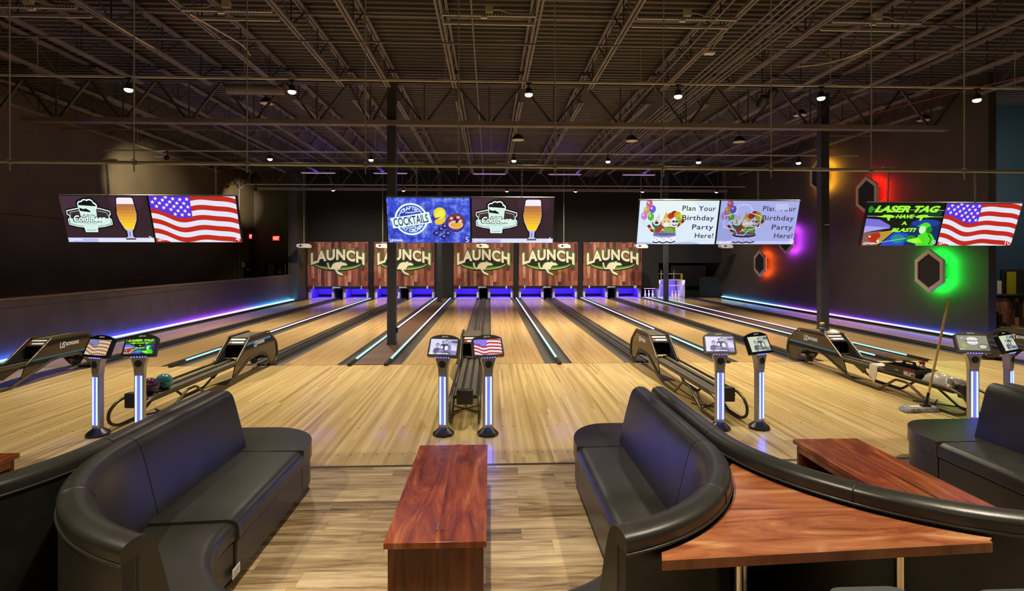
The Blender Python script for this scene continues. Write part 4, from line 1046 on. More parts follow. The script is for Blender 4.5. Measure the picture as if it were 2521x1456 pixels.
# ------------------------------------------------------------------ scoring kiosks
M_kled = glow('kiosk_led', (0.035, 0.11, 1.0), 20)
M_kdot = glow('kiosk_dot', (0.12, 0.10, 1.0), 5)
M_kpanel = glow('kiosk_violet_panel', (0.13, 0.10, 0.55), 0.9)
def kiosk(x, yy, rot, label, scr):
    t = thing('scoring_kiosk', label, 'kiosk', (x, yy, 0), (0, 0, rot), 'scoring kiosks')
    oct_ = lambda r: [(r * math.cos(PI / 8 + k * PI / 4), r * math.sin(PI / 8 + k * PI / 4)) for k in range(8)]
    MB().lathe([(0.128, 0), (0.130, 0.03), (0.122, 0.038), (0.062, 0.085), (0.055, 0.09)], n=8).build('base', M_black, t, rot=(0, 0, PI / 8), bevel=0.004)
    MB().box(-0.054, 0.054, -0.034, 0.034, 0.085, 0.74).build('post', M_silver, t, bevel=0.008)
    MB().box(-0.042, 0.042, -0.036, -0.033, 0.125, 0.70).build('light_panel', M_kpanel, t)
    for q in (-1, 1): MB().box(q * 0.029 - 0.0085, q * 0.029 + 0.0085, -0.041, -0.035, 0.13, 0.695).build('light_tube', M_kled, t, bevel=0.003)
    nk = roundpoly([(-0.054, 0.73), (0.054, 0.73), (0.058, 0.80), (0.096, 0.925), (0.096, 0.94), (-0.096, 0.94), (-0.096, 0.925), (-0.058, 0.80)], [0, 0, 0.05, 0.02, 0, 0, 0.02, 0.05])
    MB().prism(nk, -0.04, 0.04, 'xz').build('neck', M_silver, t, bevel=0.008)
    MB().lathe([(0.054, -0.046), (0.054, -0.038), (0.043, -0.038)], (0, 0, 0.845), 24, ax='y').build('speaker_ring', M_silver, t, smooth=50)
    MB().lathe([(0.043, -0.0475), (0.02, -0.044), (0.002, -0.044)], (0, 0, 0.845), 24, ax='y').build('speaker', M_blackmatte, t, smooth=50)
    db = MB()
    for k in range(6): MB().box(-0.082 + k * 0.031, -0.073 + k * 0.031, -0.046, -0.04, 0.918, 0.932).build('status_light', M_kdot, t)
    hd = roundpoly([(-0.192, 0), (0.192, 0), (0.185, 0.232), (0.08, 0.272), (-0.08, 0.272), (-0.185, 0.232)], [0.012, 0.012, 0.03, 0.1, 0.1, 0.03])
    h = MB().prism(hd, -0.018, 0.032, 'xz').build('head', M_black, t, (0, -0.035, 0.925), (math.radians(-24), 0, 0), bevel=0.006)
    scr.build('screen', h, (0, -0.0185, 0.123), sc=0.335 / 1000)
    c = Canvas(0.0006); maker_logo(c, -0.036, 0.247, 0.017, emat('d8d4cc', 0.7)); c.build('maker_mark', h, (0, -0.0185, 0))  # printed mark given its own glow, though it is no lamp
    MB().box(-0.06, 0.06, 0.032, 0.06, 0.0, 0.14).build('rear_bracket', M_silver, h)
O = math.radians(15)
kiosk(-4.63, 6.72, -O * 1.2, 'scoring kiosk with dim flag screen, leftmost, turned away to the left', screen(scr_flag, None, 1.0, True))
kiosk(-4.18, 6.78, O * 0.3, 'scoring kiosk with green laser tag screen behind left sofa', screen(scr_laser, None))
kiosk(-0.545, 6.58, -O, 'scoring kiosk with people photo, left of the middle ball return', screen(scr_people, '5'))
kiosk(-0.02, 6.56, O, 'scoring kiosk with bright flag screen, right of middle ball return', screen(scr_flag, None))
kiosk(2.825, 6.66, -O * 0.5, 'scoring kiosk with people photo, in front of right ball return box', screen(scr_people, '7'))
kiosk(3.32, 6.66, O * 1.6, 'scoring kiosk with pale greenish people photo, turned right', screen(scr_people, None, 1))
kiosk(6.01, 6.62, -O * 0.8, 'scoring kiosk with round badge picture, beside the mop handle', screen(scr_badge, None))
kiosk(6.47, 6.62, O * 1.7, 'scoring kiosk with pale picture, rightmost, at photo edge', screen(scr_people, None, 1))

# ------------------------------------------------------------------ ball returns
protoB = None
def ball_return(pc, label):
    global protoB
    if protoB is not None: return copy_thing(protoB, label, (pc, 9.0, 0))
    t = protoB = thing('ball_return', label, 'ball return', (pc, 9.0, 0), group='ball returns')
    side = [(9.40, 0.34), (9.93, 0.69), (10.72, 0.69), (11.13, 0.44), (11.20, 0.20), (11.08, 0.055), (10.93, 0.07), (10.60, 0.33), (10.12, 0.35), (9.98, 0.33), (9.37, 0.085), (9.30, 0.12)]
    sd = roundpoly([(y - 9, z) for y, z in side], [0.03, 0.08, 0.08, 0.12, 0.1, 0.06, 0.06, 0.08, 0.05, 0.05, 0.02, 0.02])
    for q in (-1, 1):
        a, b = (0.165, 0.18) if q > 0 else (-0.18, -0.165)
        p = MB().prism(sd, a, b, 'yz').build('hood_side', M_gloss, t)
        c = Canvas(0.0006); maker_logo(c, -0.24, 0, 0.10, emat('e6dccb', 0.55))  # hood print made self-lit: brightness is put into its colour
        c.build('maker_mark', p, (q * 0.1805, 1.36, 0.545), (0, 0, q * PI / 2))
        path = [(10.12, 0.34), (9.93, 0.32), (9.10, 0.022), (8.50, 0.022), (8.14, 0.255), (7.90, 0.255), (7.42, 0.022), (7.02, 0.022), (6.86, 0.10), (6.86, 0.24), (7.05, 0.34), (9.40, 0.34), (9.93, 0.705), (10.74, 0.705), (11.15, 0.45), (11.215, 0.19), (11.08, 0.035), (10.90, 0.06), (10.60, 0.335), (10.12, 0.34)]
        rr = [0.05, 0.06, 0.08, 0.05, 0.05, 0.05, 0.06, 0.09, 0.12, 0.12, 0.14, 0.06, 0.04, 0.05, 0.08, 0.1, 0.07, 0.07, 0.05, 0.05]
        MB().tube(roundpath([(q * 0.185, y - 9, z) for y, z in path], rr, 5), 0.019, 10).build('frame_tube', M_tube, t, smooth=60)
    MB().box(-0.165, 0.165, 0.95, 1.73, 0.675, 0.692).build('hood_top', M_rack, t)
    MB().prism([(0.40, 0.34), (0.93, 0.675), (0.93, 0.66), (0.72, 0.50), (0.72, 0.34)], -0.164, -0.15, 'yz').prism([(0.40, 0.34), (0.93, 0.675), (0.93, 0.66), (0.72, 0.50), (0.72, 0.34)], 0.15, 0.164, 'yz').box(-0.164, 0.164, 0.95, 0.97, 0.34, 0.675).build('ball_mouth', M_blackmatte, t)
    lab = MB().prism([(0.80, 0.585), (0.945, 0.68), (0.945, 0.665), (0.81, 0.575)], -0.15, 0.15, 'yz').build('hood_visor', M_blackmatte, t)
    MB().prism([(0.895, 0.652), (0.93, 0.675), (0.93, 0.672), (0.895, 0.649)], -0.13, 0.12, 'yz').build('white_stripe', M_white, lab, (0, -0.004, 0.002))
    st = MB().prism([(0.83, 0.609), (0.865, 0.632), (0.865, 0.629), (0.83, 0.606)], -0.08, 0.12, 'yz').prism([(0.83, 0.609), (0.865, 0.632), (0.865, 0.629), (0.83, 0.606)], -0.13, -0.08, 'yz', 1).build('white_stripe', [M_white, M_red], lab, (0, -0.004, 0.002))
    rk = MB().box(-0.16, 0.16, -1.86, 0.95, 0.285, 0.305)
    rk.build('rack_bed', M_rackblack, t)
    for q in (-1, 0, 1):
        MB().box(q * 0.105 - 0.034, q * 0.105 + 0.034, -1.86, 0.9, 0.305, 0.33 if q else 0.312).build('rack_pad', M_rack, t, bevel=0.004)
    MB().box(-0.105, 0.105, -1.98, -1.87, 0.235, 0.42).build('ball_stop', M_rackblack, t, bevel=0.012)
    MB().tube([(-0.185, -1.55, 0.028), (0.185, -1.2, 0.028)], 0.01, 8).tube([(0.185, -1.55, 0.02), (-0.185, -1.2, 0.02)], 0.01, 8).build('floor_brace', M_tube, t, smooth=60)
    MB().tube([(0.0, 1.75, 0.22), (0.0, 2.05, 0.2)], 0.05, 12).tube([(-0.16, 1.9, 0.2), (0.16, 1.9, 0.2)], 0.03, 12).build('lift_motor', M_blackmatte, t, smooth=50)
    return t
ball_return(-7.81, 'ball return with glossy hood, leftmost, cut by the left photo edge')
ball_return(-4.42, 'ball return with purple and teal balls, behind the left sofa')
ball_return(-0.315, 'ball return in the middle, seen end on between two kiosks')
ball_return(3.08, 'empty ball return right of centre with hood logo facing left')
ball_return(6.36, 'ball return loaded with cleaning caddy and rags')
ball_return(10.56, 'ball return at far right edge, mostly behind the last kiosk')
# ------------------------------------------------------------------ curved booth sofas
def sofa(x0, side, label, y0, R, curve, nf, tagged=False, nend=0.54, extra=4):
    t = thing('booth_sofa', label, 'sofa', (x0, y0, 0), group='curved black leather booth sofas')
    a0 = 0.062 * side; cx = side * (0.062 + R); yf = 4.90 - y0
    def st_straight(ya, yb, n=2, k=1.0): return [(a0, ya + (yb - ya) * q / (n - 1), side * k, 0) for q in range(n)]
    def st_arc(p0, p1, n=24, shrink=0.0):
        out = []
        for q in range(n + 1):
            d = p0 + (p1 - p0) * q / n; f = math.radians(d); k = 1 - shrink * d / 68
            out.append((cx - side * R * math.cos(f), -R * math.sin(f), side * math.cos(f) * k, math.sin(f) * k))
        return out
    panel = [(-0.05, 0.02), (-0.05, 0.865), (0.02, 0.87), (0.02, 0.02)]
    back = roundpoly([(-0.057, 0.866), (-0.060, 0.93), (0.02, 0.955), (0.085, 0.92), (0.125, 0.78), (0.20, 0.47), (0.21, 0.40), (0.0, 0.40), (0.0, 0.866)],
                     [0.008, 0.045, 0.05, 0.07, 0.08, 0.05, 0, 0, 0], 5)
    pip = [(-0.058 + 0.007 * math.cos(2 * PI * k / 8), 0.862 + 0.007 * math.sin(2 * PI * k / 8)) for k in range(8)]
    seat = roundpoly([(0.12, 0.315), (0.12, 0.455), (nf, 0.448), (nf + 0.005, 0.315)], [0, 0.02, 0.085, 0.02], 6)
    seat2 = [(a, z - (0.016 if z > 0.4 else 0)) for a, z in seat]
    base = [(0.05, 0.085), (0.05, 0.31), (nf - 0.01, 0.31), (nf - 0.01, 0.085)]
    toe = [(0.1, 0.0), (0.1, 0.085), (nf - 0.085, 0.085), (nf - 0.085, 0.0)]
    sh = 1 - nend / nf
    S, A = st_straight(yf, 0.004), st_arc(0.15, curve)
    MB().sweep(panel, S).sweep(panel, A).build('back_panel', M_leatherback, t, smooth=40)
    MB().sweep(back, S).build('backrest', M_leather, t, smooth=50, bevel=0.022, seg=4)
    MB().sweep(back, A).build('backrest', M_leather, t, smooth=50, bevel=0.016, seg=3)
    MB().sweep(pip, S).sweep(pip, A).build('piping', M_piping, t, smooth=60)
    S3 = st_straight(yf - 0.125, -0.0) + st_arc(1.0, 5.5, 4)
    A3 = st_arc(5.9, curve + extra, 24, sh)
    q = st_arc(curve * 0.5, curve * 0.5 + 0.001, 1)[0]
    MB().tube([(q[0] + q[2] * a, q[1] + q[3] * a, z) for a, z in back[2:26] if z > 0.86], 0.0045, 6).build('seam_stitch', M_leatherback, t, smooth=60)
    MB().sweep(seat, S3).build('seat_cushion', M_leather, t, smooth=50, bevel=0.03, seg=4)
    MB().sweep(seat2, A3).build('seat_cushion', M_leather, t, smooth=50, bevel=0.02, seg=3)
    MB().sweep(base, S3).build('seat_base', M_leather, t, smooth=40, bevel=0.008)
    MB().sweep(base, A3).build('seat_base', M_leather, t, smooth=40, bevel=0.008)
    MB().sweep(toe, st_straight(yf - 0.14, 0.0) + st_arc(1, curve + extra - 1, 20, sh)).build('toe_kick', M_blackmatte, t)
    def endplan(ins):
        w = nf + 0.062; ye = yf - 0.115
        pts = [(0.0, ye), (w - ins, ye), (w - ins, ye + 0.13)]
        for k in range(1, 15):
            f = PI / 2 * k / 14; pts.append((0.28 + (w - 0.28 - ins) * math.cos(f), ye + 0.13 + (0.54 - ins) * math.sin(f)))
        return [(side * x, y) for x, y in pts + [(0.0, ye + 0.67 - ins)]]
    MB().prism(endplan(0), 0.315, 0.455).build('end_cushion', M_leather, t, smooth=35, bevel=0.038, seg=4)
    MB().prism(endplan(0.012), 0.085, 0.31).build('end_base', M_leather, t, smooth=35, bevel=0.006)
    MB().prism(endplan(0.09), 0.0, 0.085).build('toe_kick', M_blackmatte, t)
    if tagged:
        tg = MB().box(nf + 0.054, nf + 0.058, -0.13, -0.03, 0.10, 0.16).build('paper_tag', M_white, t)
        MB().box(nf + 0.058, nf + 0.0584, -0.12, -0.04, 0.138, 0.142).box(nf + 0.058, nf + 0.0584, -0.12, -0.05, 0.122, 0.126).box(nf + 0.058, nf + 0.0584, -0.12, -0.06, 0.108, 0.112).build('printed_lines', M_black, tg)
    return t
sofa(-2.385, 1, 'black leather curved booth sofa in left foreground, facing the middle wood table', 3.62, 1.40, 67.5, 0.735, True, 0.525, 5)
sofa(-2.385, -1, 'black leather curved sofa at far left, only its back and top roll showing', 3.62, 1.40, 69, 0.70)
sofa(1.424, -1, 'black leather curved booth sofa right of the middle wood table, facing left', 3.44, 1.17, 72, 0.60, False, 0.50, 7)
sofa(1.452, 1, 'black leather curved sofa whose long top roll sweeps right behind the triangular counter', 3.66, 1.336, 86, 0.63)
sofa(4.73, -1, 'black leather booth sofa at the right edge, rounded end seat in front of kiosk', 3.55, 1.42, 68, 0.66)
sofa(4.73, 1, 'black leather sofa behind the right edge sofa, just its back roll showing', 3.55, 1.42, 68, 0.66)

# ------------------------------------------------------------------ low cherry tables
protoT = None
def low_table(x, yy, label):
    global protoT
    if protoT is not None: return copy_thing(protoT, label, (x, yy, 0))
    t = protoT = thing('low_table', label, 'table', (x, yy, 0), group='low cherry tables')
    MB().box(-0.298, 0.298, -0.835, 0.835, 0.412, 0.45).build('table_top', M_cherry_y, t, bevel=0.004)
    for q in (-1, 1):
        a, b = (0.765, 0.80) if q > 0 else (-0.80, -0.765)
        MB().box(-0.28, 0.28, a, b, 0, 0.412).build('end_panel', M_cherry_z, t, bevel=0.002)
        MB().box(q * 0.27 - 0.01, q * 0.27 + 0.01, -0.765, 0.765, 0.35, 0.412).build('apron', M_cherry_y, t)
    MB().box(-0.27, 0.27, -0.765, 0.765, 0.14, 0.165).build('shelf', M_cherry_y, t)
    MB().box(0.012, 0.075, -0.70, 0.833, 0.45, 0.4535).build('cable_lid', M_cherry_y, t, bevel=0.001)
    MB().box(-0.008, 0.006, -0.70, -0.625, 0.45, 0.458).build('latch', M_chrome, t, bevel=0.002)
    MB().box(-0.01, 0.01, -0.30, 0.30, 0.165, 0.412).build('divider', M_cherry_z, t)
    return t
low_table(-0.315, 4.05, 'low cherry wood table in the middle between the two booth sofas')
low_table(3.06, 4.08, 'low cherry wood table at right with open shelf, beyond the sweeping top roll')
low_table(-4.27, 4.0, 'low cherry wood table cut by the left photo edge')

# ------------------------------------------------------------------ triangular counter in the crook of the sofas, stools
t = thing('triangular_counter', 'triangular cherry wood counter on steel legs between the sofa backs', 'counter', (1.45, 2.7, 0))
cl_, cr_ = (0.192, 3.44), (2.85, 3.66); RL, RR = 1.238, 1.404
poly = [(0.716, 2.262)]
poly += [(cl_[0] + RL * math.cos(math.radians(f)), cl_[1] - RL * math.sin(math.radians(f))) for f in range(64, 9, -3)]
poly += [(cr_[0] - RR * math.cos(math.radians(f)), cr_[1] - RR * math.sin(math.radians(f))) for f in range(14, 66, 3)]
poly += [(2.225, 2.365), (2.22, 2.345)]
MB().prism([(x - 1.45, y - 2.7) for x, y in poly], 0.80, 0.842).build('counter_top', M_cherry_x, t)
for x, yy in ((1.22, 2.66), (1.385, 2.95), (1.925, 2.515)):
    lg = MB().tube([(x - 1.45, yy - 2.7, 0.0), (x - 1.45, yy - 2.7, 0.79)], 0.0215, 16).build('leg', M_chrome, t, smooth=50)
    MB().lathe([(0.055, 0.788), (0.055, 0.80)], (x - 1.45, yy - 2.7, 0), 20).build('mounting_plate', M_galv, lg)
for x, yy, lb in ((1.53, 2.03, 'grey padded stool top under the triangular counter, left one'), (2.12, 1.99, 'grey padded stool top at the right end of the triangular counter')):
    t = thing('bar_stool', lb, 'stool', (x, yy, 0), group='padded bar stools')
    pl = roundpoly([(-0.20, -0.17), (0.20, -0.17), (0.155, 0.175), (-0.155, 0.175)], [0.07, 0.07, 0.06, 0.06], 5)
    MB().prism(pl, 0.695, 0.75).build('seat', M_stool, t, smooth=40, bevel=0.02, seg=3)
    MB().tube([(p[0] * 1.01, p[1] * 1.01, 0.733) for p in pl], 0.006, 6, closed=True).build('piping', M_offwhite, t, smooth=60)
    MB().tube([(0, 0, 0.02), (0, 0, 0.695)], 0.03, 14).build('pole', M_chrome, t, smooth=50)
    MB().lathe([(0.2, 0), (0.2, 0.012), (0.05, 0.03)], n=28).build('base', M_chrome, t, smooth=40)

# ------------------------------------------------------------------ hexagon wall lights
hexes = [(19.8, 5.14, (1.0, 0.42, 0.02), 'amber', 'high up behind the right column'), (17.2, 4.13, (1.0, 0.012, 0.008), 'red', 'above the laser tag television'),
         (22.0, 2.86, (0.55, 0.05, 1.0), 'purple', 'half hidden by the dim birthday television'), (24.2, 1.86, (1.0, 0.10, 0.01), 'orange', 'small and far along the black wall'),
         (14.68, 1.75, (0.01, 0.95, 0.06), 'green', 'below the right pair of televisions')]
for yy, z, col, cn, lb in hexes:
    t = thing('hexagon_light', 'beige hexagon wall light glowing %s, %s' % (cn, lb), 'wall light', (XR, yy, z), group='hexagon wall lights')
    def hx(r, k=0.93): return [(r * k * math.sin(q * PI / 3), r * math.cos(q * PI / 3)) for q in range(6)]
    o_, i_ = hx(0.60), hx(0.475); fr = MB()
    v = []
    for a in (-0.28, -0.21):
        v += [(a, *p) for p in o_] + [(a, *p) for p in i_]
    f = []
    for q in range(6):
        p = (q + 1) % 6
        f += [(q, p, 6 + p, 6 + q), (12 + q, 18 + q, 18 + p, 12 + p), (q, 12 + q, 12 + p, p), (6 + q, 6 + p, 18 + p, 18 + q)]
    fr.add(v, f); fr.build('frame', M_hexframe, t)
    MB().prism(hx(0.476), -0.25, -0.22, 'yz').build('board', M_hexcore, t)
    gl = glow('hex_led_' + cn, col, {'green': 80, 'red': 65, 'purple': 75, 'orange': 50, 'amber': 60}[cn])
    lr = MB(); oo, ii = hx(0.585), hx(0.49); v = [(-0.202, *p) for p in oo] + [(-0.202, *p) for p in ii] + [(-0.209, *p) for p in oo] + [(-0.209, *p) for p in ii]
    lr.add(v, [(q, (q + 1) % 6, 6 + (q + 1) % 6, 6 + q) for q in range(6)] + [(12 + q, 18 + q, 18 + (q + 1) % 6, 12 + (q + 1) % 6) for q in range(6)] + [(q, 12 + q, 12 + (q + 1) % 6, (q + 1) % 6) for q in range(6)])
    lr.build('led_ring', gl, t)
    for q in (0, 1, 2, 3, 4, 5): 
        p = hx(0.35)[q]; MB().tube([(-0.22, *p), (0.0, *p)], 0.012, 6).build('standoff', M_blackmatte, t)

# ------------------------------------------------------------------ far left: exit signs, doors
M_exit = emat('ff2418', 1.3); M_exitw = emat('ffb8a8', 1.4)
for x, yy, z, rz, lb in ((-12.98, 30.4, 3.28, PI / 2, 'on the left wall by the dark door'), (-11.77, 30.97, 3.2, 0, 'on the far left wall above the doorway')):
    t = thing('exit_sign', 'small glowing red exit sign ' + lb, 'sign', (x, yy, z), (0, 0, rz), 'exit signs')
    MB().box(-0.19, 0.19, -0.05, 0.03, -0.13, 0.13).build('housing', M_red, t)
    c = Canvas(0.001); c.rect(-0.185, 0.185, -0.125, 0.125, M_exit); c.text('EXIT', 0.03, 0, 0.17, M_exitw, bold=0.03, width=0.27); c.poly([(-0.175, 0), (-0.13, 0.045), (-0.13, -0.045)], M_exitw)
    c.build('exit_lettering', t, (0, -0.052, 0))
for dn, x, yy, rz, w, lb in (('door_1', -12.99, 30.55, PI / 2, 1.5, 'dark double door in left wall corner'), ('door_2', -11.77, 30.99, 0, 1.1, 'dark doorway with pale blue leaf in far left wall')):
    d = bpy.data.objects.new(dn, None); C.objects.link(d); d.location = (x, yy, 0); d.rotation_euler = (0, 0, rz); d['kind'] = 'structure'; d['label'] = lb
    MB().box(-w / 2 - 0.06, -w / 2, -0.04, 0.0, 0, 1.88).box(w / 2, w / 2 + 0.06, -0.04, 0, 0, 1.88).box(-w / 2 - 0.06, w / 2 + 0.06, -0.04, 0, 1.83, 1.90).build('door_frame', M_blackmatte, d)
    MB().box(-w / 2, w / 2, -0.015, 0.0, 0, 1.83).build('door_leaf', M_black, d)
    if dn == 'door_2':
        MB().box(-0.46, -0.11, -0.03, -0.016, 0, 1.80).build('side_light', mat('pale_blue_leaf', '6f8296', 0.5), d)
        MB().box(0.46, 0.52, -0.03, -0.016, 0, 1.80).build('edge_plate', M_white, d)
        MB().box(0.08, 0.26, -0.022, -0.016, 1.25, 1.50).build('notice', M_offwhite, d)
        MB().box(0.095, 0.245, -0.024, -0.022, 1.42, 1.48).box(0.095, 0.245, -0.024, -0.022, 1.34, 1.36).build('notice_print', M_blackmatte, d)
    else:
        MB().box(-0.5, 0.5, -0.03, -0.016, 1.45, 1.52).box(0.60, 0.66, -0.05, -0.016, 0.2, 1.75).build('push_bar', M_galv, d)
for p, lb in (([(-12.95, 29.1, 1.0), (-12.95, 29.1, 6.3)], 'vertical conduit on the left wall by the exit door'), ([(-12.95, 29.2, 3.28), (-12.95, 30.2, 3.28)], 'short horizontal conduit feeding the left exit sign'),
              ([(-12.9, 30.95, 3.2), (-11.97, 30.95, 3.2)], 'thin conduit between the two exit signs')):
    tag(MB().tube(p, 0.025, 8).build('wall_conduit', M_steel, smooth=60), lb, 'conduit', 'conduits by the exit signs')
t = thing('alarm_box', 'small pale alarm box on left wall above the dark door corner', 'box', (-12.97, 29.6, 1.75))
MB().box(-0.03, 0.06, -0.1, 0.1, -0.12, 0.12).build('case', M_offwhite, t, bevel=0.01)

# ------------------------------------------------------------------ far right: counter, doorway
t = thing('reception_counter', 'counter fronted with mixed reclaimed wood planks beyond the black wall', 'counter', (16.2, 14.4, 0))
MB().box(-2.75, 2.75, 0, 0.12, 0, 1.02).build('front', M_counterwood, t)
MB().box(-2.80, 2.75, -0.06, 0.5, 1.02, 1.10).build('top_slab', M_black, t, bevel=0.004)
struct(MB().box(15.38, 18.9, 15.97, 16.0, 0, 1.76).build('door_3', M_blackmatte), 'dark opening in the navy wall')  # flat black sheet; the shade inside the opening is put into its colour
tag(MB().box(15.49, 15.78, 15.9, 15.96, 0, 1.69).build('yellow_board', M_yellow), 'yellow green panel standing in the dark opening behind the wood counter', 'board')
tag(MB().box(15.22, 15.36, 15.93, 15.995, 0.95, 1.42).build('white_sheet', M_white), 'narrow white sheet on navy wall above the wood counter', 'sheet')

# ------------------------------------------------------------------ balls, cleaning things, mop
for x, yy, z, m, lb in ((-4.415, 7.36, 0.43, mat('ball_purple', (0.085, 0.03, 0.10), 0.12, coat=0.5, var=0.5, vscale=14), 'dark purple swirled bowling ball against the ball stop, behind kiosk'),
                        (-4.385, 7.62, 0.43, mat('ball_teal', (0.05, 0.24, 0.30), 0.12, coat=0.5, var=0.4, vscale=10), 'teal blue bowling ball on the rack next to the purple one')):
    t = thing('bowling_ball', lb, 'bowling ball', (x, yy, z), (0.3, 0.5, 0.4), group='bowling balls')
    MB().sphere((0, 0, 0), 0.108, 40).build('ball_body', m, t, smooth=60)
    for dx, dz in ((-0.022, 0.03), (0.022, 0.03), (0, -0.035)):
        v = Vector((dx, -math.sqrt(0.1081 ** 2 - dx * dx - dz * dz), dz)); d = v.normalized()
        MB().tube([v * 0.99, v * 1.002], 0.011, 12).build('finger_hole', M_blackmatte, t)
t = thing('dust_mop', 'wide grey dust mop with pale wooden handle standing by right ball return', 'mop', (5.99, 7.34, 0))
hd = roundpoly([(-0.34, -0.10), (0.15, -0.06), (0.16, 0.10), (-0.28, 0.10)], 0.08, 5)
mm = MB(); n = len(hd)
MB().prism(hd, 0.002, 0.055).build('yarn_head', M_mop, t, bevel=0.015)
fr = MB()
for k in range(84):
    a = k / 84 * n; i = int(a); f = a - i; p = Vector(hd[i]) * (1 - f) + Vector(hd[(i + 1) % n]) * f
    q = p * (1.0 + random.uniform(0.05, 0.12)) + Vector((random.uniform(-.012, .012), random.uniform(-.012, .012)))
    fr.tube([(p.x * 0.93, p.y * 0.93, 0.045), (p.x * 1.02, p.y * 1.02, 0.04), (q.x, q.y, 0.008)], [0.018, 0.018, 0.010], 5)
o = fr.build('yarn_fringe', M_mop, t, smooth=60); o['kind'] = 'stuff'
MB().prism([(x * 0.72, y * 0.55 + 0.01) for x, y in hd], 0.05, 0.062).build('cloth_cover', M_mopcloth, t, bevel=0.006)
MB().box(-0.06, 0.06, -0.03, 0.03, 0.062, 0.085).tube([(0, 0, 0.06), (0.018, 0, 0.13), (0.045, 0, 0.25)], [0.028, 0.02, 0.017], 10).build('swivel', M_black, t, smooth=40)
MB().tube([(0.03, 0, 0.16), (0.034, 0, 0.178)], 0.026, 10).build('clip', M_chrome, t, smooth=40)
MB().tube([(0.045, 0, 0.24), (0.335, 0, 1.55)], 0.0155, 12).build('handle', M_mophandle, t, smooth=60)
t = thing('cleaning_caddy', 'black plastic cleaning caddy with handle on the right ball return', 'caddy', (6.34, 8.08, 0.331), (0, 0, 0.05))
w = MB()
ou = [(-0.15, -0.30), (0.15, -0.30), (0.15, 0.30), (-0.15, 0.30)]
w.box(-0.14, 0.14, -0.29, 0.29, 0, 0.008)
for a in ((-0.15, -0.14, -0.30, 0.30), (0.14, 0.15, -0.30, 0.30), (-0.15, 0.15, -0.30, -0.29), (-0.15, 0.15, 0.29, 0.30)): w.box(*a, 0, 0.13)
for a in ((-0.165, -0.14, -0.32, 0.32), (0.14, 0.165, -0.32, 0.32), (-0.165, 0.165, -0.32, -0.29), (-0.165, 0.165, 0.29, 0.32)): w.box(*a, 0.122, 0.133)
w.build('tub', M_black, t)
MB().box(-0.01, 0.01, -0.29, 0.29, 0.0, 0.15).build('divider', M_black, t)
MB().prism([(-0.13, 0.15), (-0.10, 0.215), (0.10, 0.215), (0.13, 0.15), (0.09, 0.15), (0.075, 0.19), (-0.075, 0.19), (-0.09, 0.15)], -0.016, 0.016, 'yz').build('handle', M_black, t, bevel=0.004)
c = Canvas(0.0006); c.rect(-0.10, 0.10, -0.045, 0.045, whp if False else pmat('d8d2c8')); c.rect(-0.10, 0.10, 0.015, 0.045, pmat('a01818')); c.rect(-0.02, 0.0, -0.01, 0.01, pmat('201810')); c.rect(0.04, 0.09, -0.03, 0.0, pmat('6a3a30'))
c.build('printed_label', t, (-0.151, -0.17, 0.062), (0, 0, -PI / 2))
c = Canvas(0.0006); c.rect(-0.03, 0.03, -0.006, 0.006, pmat('c8c4bc')); c.build('small_label', t, (-0.151, 0.06, 0.07), (0, 0, -PI / 2))
t = thing('spray_bottle', 'clear spray bottle with red trigger standing in the black caddy', 'spray bottle', (6.40, 7.88, 0.342), (0, 0, -0.4))
MB().lathe([(0.034, 0), (0.038, 0.01), (0.038, 0.12), (0.03, 0.15), (0.014, 0.175), (0.014, 0.19)], n=18).build('bottle', mat('bottle_pale', '8fa3b0', 0.25), t, smooth=50)
MB().lathe([(0.0392, 0.03), (0.0392, 0.11)], n=18).build('label_band', mat('bottle_label', 'cfd4d8', 0.5), t, smooth=50)
MB().prism([(-0.03, 0.19), (0.018, 0.19), (0.02, 0.225), (0.0, 0.235), (-0.06, 0.23), (-0.062, 0.212), (-0.03, 0.21)], -0.014, 0.014, 'xz').prism([(-0.045, 0.21), (-0.03, 0.21), (-0.04, 0.165), (-0.05, 0.165)], -0.006, 0.006, 'xz').build('trigger', M_red, t, bevel=0.003)
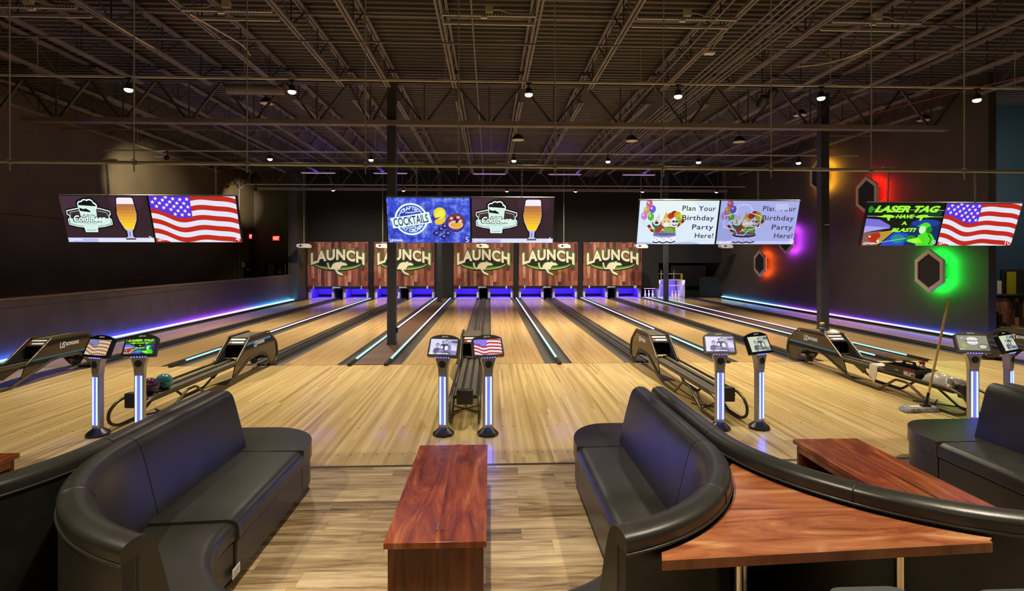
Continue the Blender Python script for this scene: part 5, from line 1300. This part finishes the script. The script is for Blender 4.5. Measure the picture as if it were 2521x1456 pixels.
def blob(name, label, cat, loc, sx, sy, sz, m, seedv, group=None, drape=0.0, rot=0):
    random.seed(seedv); nx, ny = 22, 22; v = []; f = []
    ph = [(random.uniform(3, 9), random.uniform(3, 9), random.uniform(0, 6), random.uniform(0.4, 1)) for _ in range(7)]
    for side_ in (1, 0):
        for i in range(nx + 1):
            for j in range(ny + 1):
                a, b = i / nx * 2 - 1, j / ny * 2 - 1
                r = 1 + 0.12 * math.sin(3 * math.atan2(b, a) + seedv) + 0.08 * math.sin(5 * math.atan2(b, a) + 2 * seedv)
                e = max(0.0, 1 - max(abs(a), abs(b)) ** 2.2)
                h = sum(w * math.sin(p * a + q * b + s) for p, q, s, w in ph) / 4
                z = (0.012 + sz * (e ** 0.6) * (0.72 + 0.38 * h)) if side_ else 0.004 * 0
                x, y = a * sx * r, b * sy * r
                if drape and x < -drape: z = z - (abs(x) - drape) * 2.6 - (0.0 if side_ else 0.0); x = -drape + (x + drape) * 0.15 - (0.006 if side_ else 0)
                v.append((x, y, z))
    n1 = (nx + 1) * (ny + 1)
    def id_(s, i, j): return s * n1 + i * (ny + 1) + j
    for i in range(nx):
        for j in range(ny):
            f.append((id_(0, i, j), id_(0, i + 1, j), id_(0, i + 1, j + 1), id_(0, i, j + 1))); f.append((id_(1, i, j), id_(1, i, j + 1), id_(1, i + 1, j + 1), id_(1, i + 1, j)))
    for i in range(nx):
        for j in (0, ny): f.append((id_(0, i, j), id_(0, i + 1, j), id_(1, i + 1, j), id_(1, i, j)))
    for j in range(ny):
        for i in (0, nx): f.append((id_(0, i, j), id_(0, i, j + 1), id_(1, i, j + 1), id_(1, i, j)))
    o = MB().add(v, f).build(name, m, None, loc, (0, 0, rot), smooth=70)
    return tag(o, label, cat, group)
blob('plastic_bag', 'crumpled clear plastic bag on ball return between caddy and ball stop', 'bag', (6.34, 7.46, 0.333), 0.15, 0.27, 0.15, M_bag, 3)
blob('cleaning_rag', 'white rag draped over the rail behind the black caddy', 'rag', (6.225, 8.60, 0.372), 0.14, 0.10, 0.03, M_rag, 5, 'white cleaning rags', drape=0.06)
blob('cleaning_rag', 'crumpled white rag on top of ball return hood beside the can', 'rag', (6.44, 10.06, 0.693), 0.075, 0.09, 0.06, M_rag, 8, 'white cleaning rags')
t = thing('wipes_can', 'tall blue can with yellow lid on top of ball return hood', 'can', (6.29, 10.18, 0.693))
MB().lathe([(0.033, 0), (0.036, 0.004), (0.036, 0.15)], n=20).build('can_body', M_canblue, t, smooth=40)
MB().lathe([(0.037, 0.15), (0.037, 0.185), (0.03, 0.19)], n=20).build('lid', M_canyellow, t, smooth=40)
MB().lathe([(0.0365, 0.08), (0.0365, 0.10)], n=20).build('band', M_canyellow, t, smooth=40)
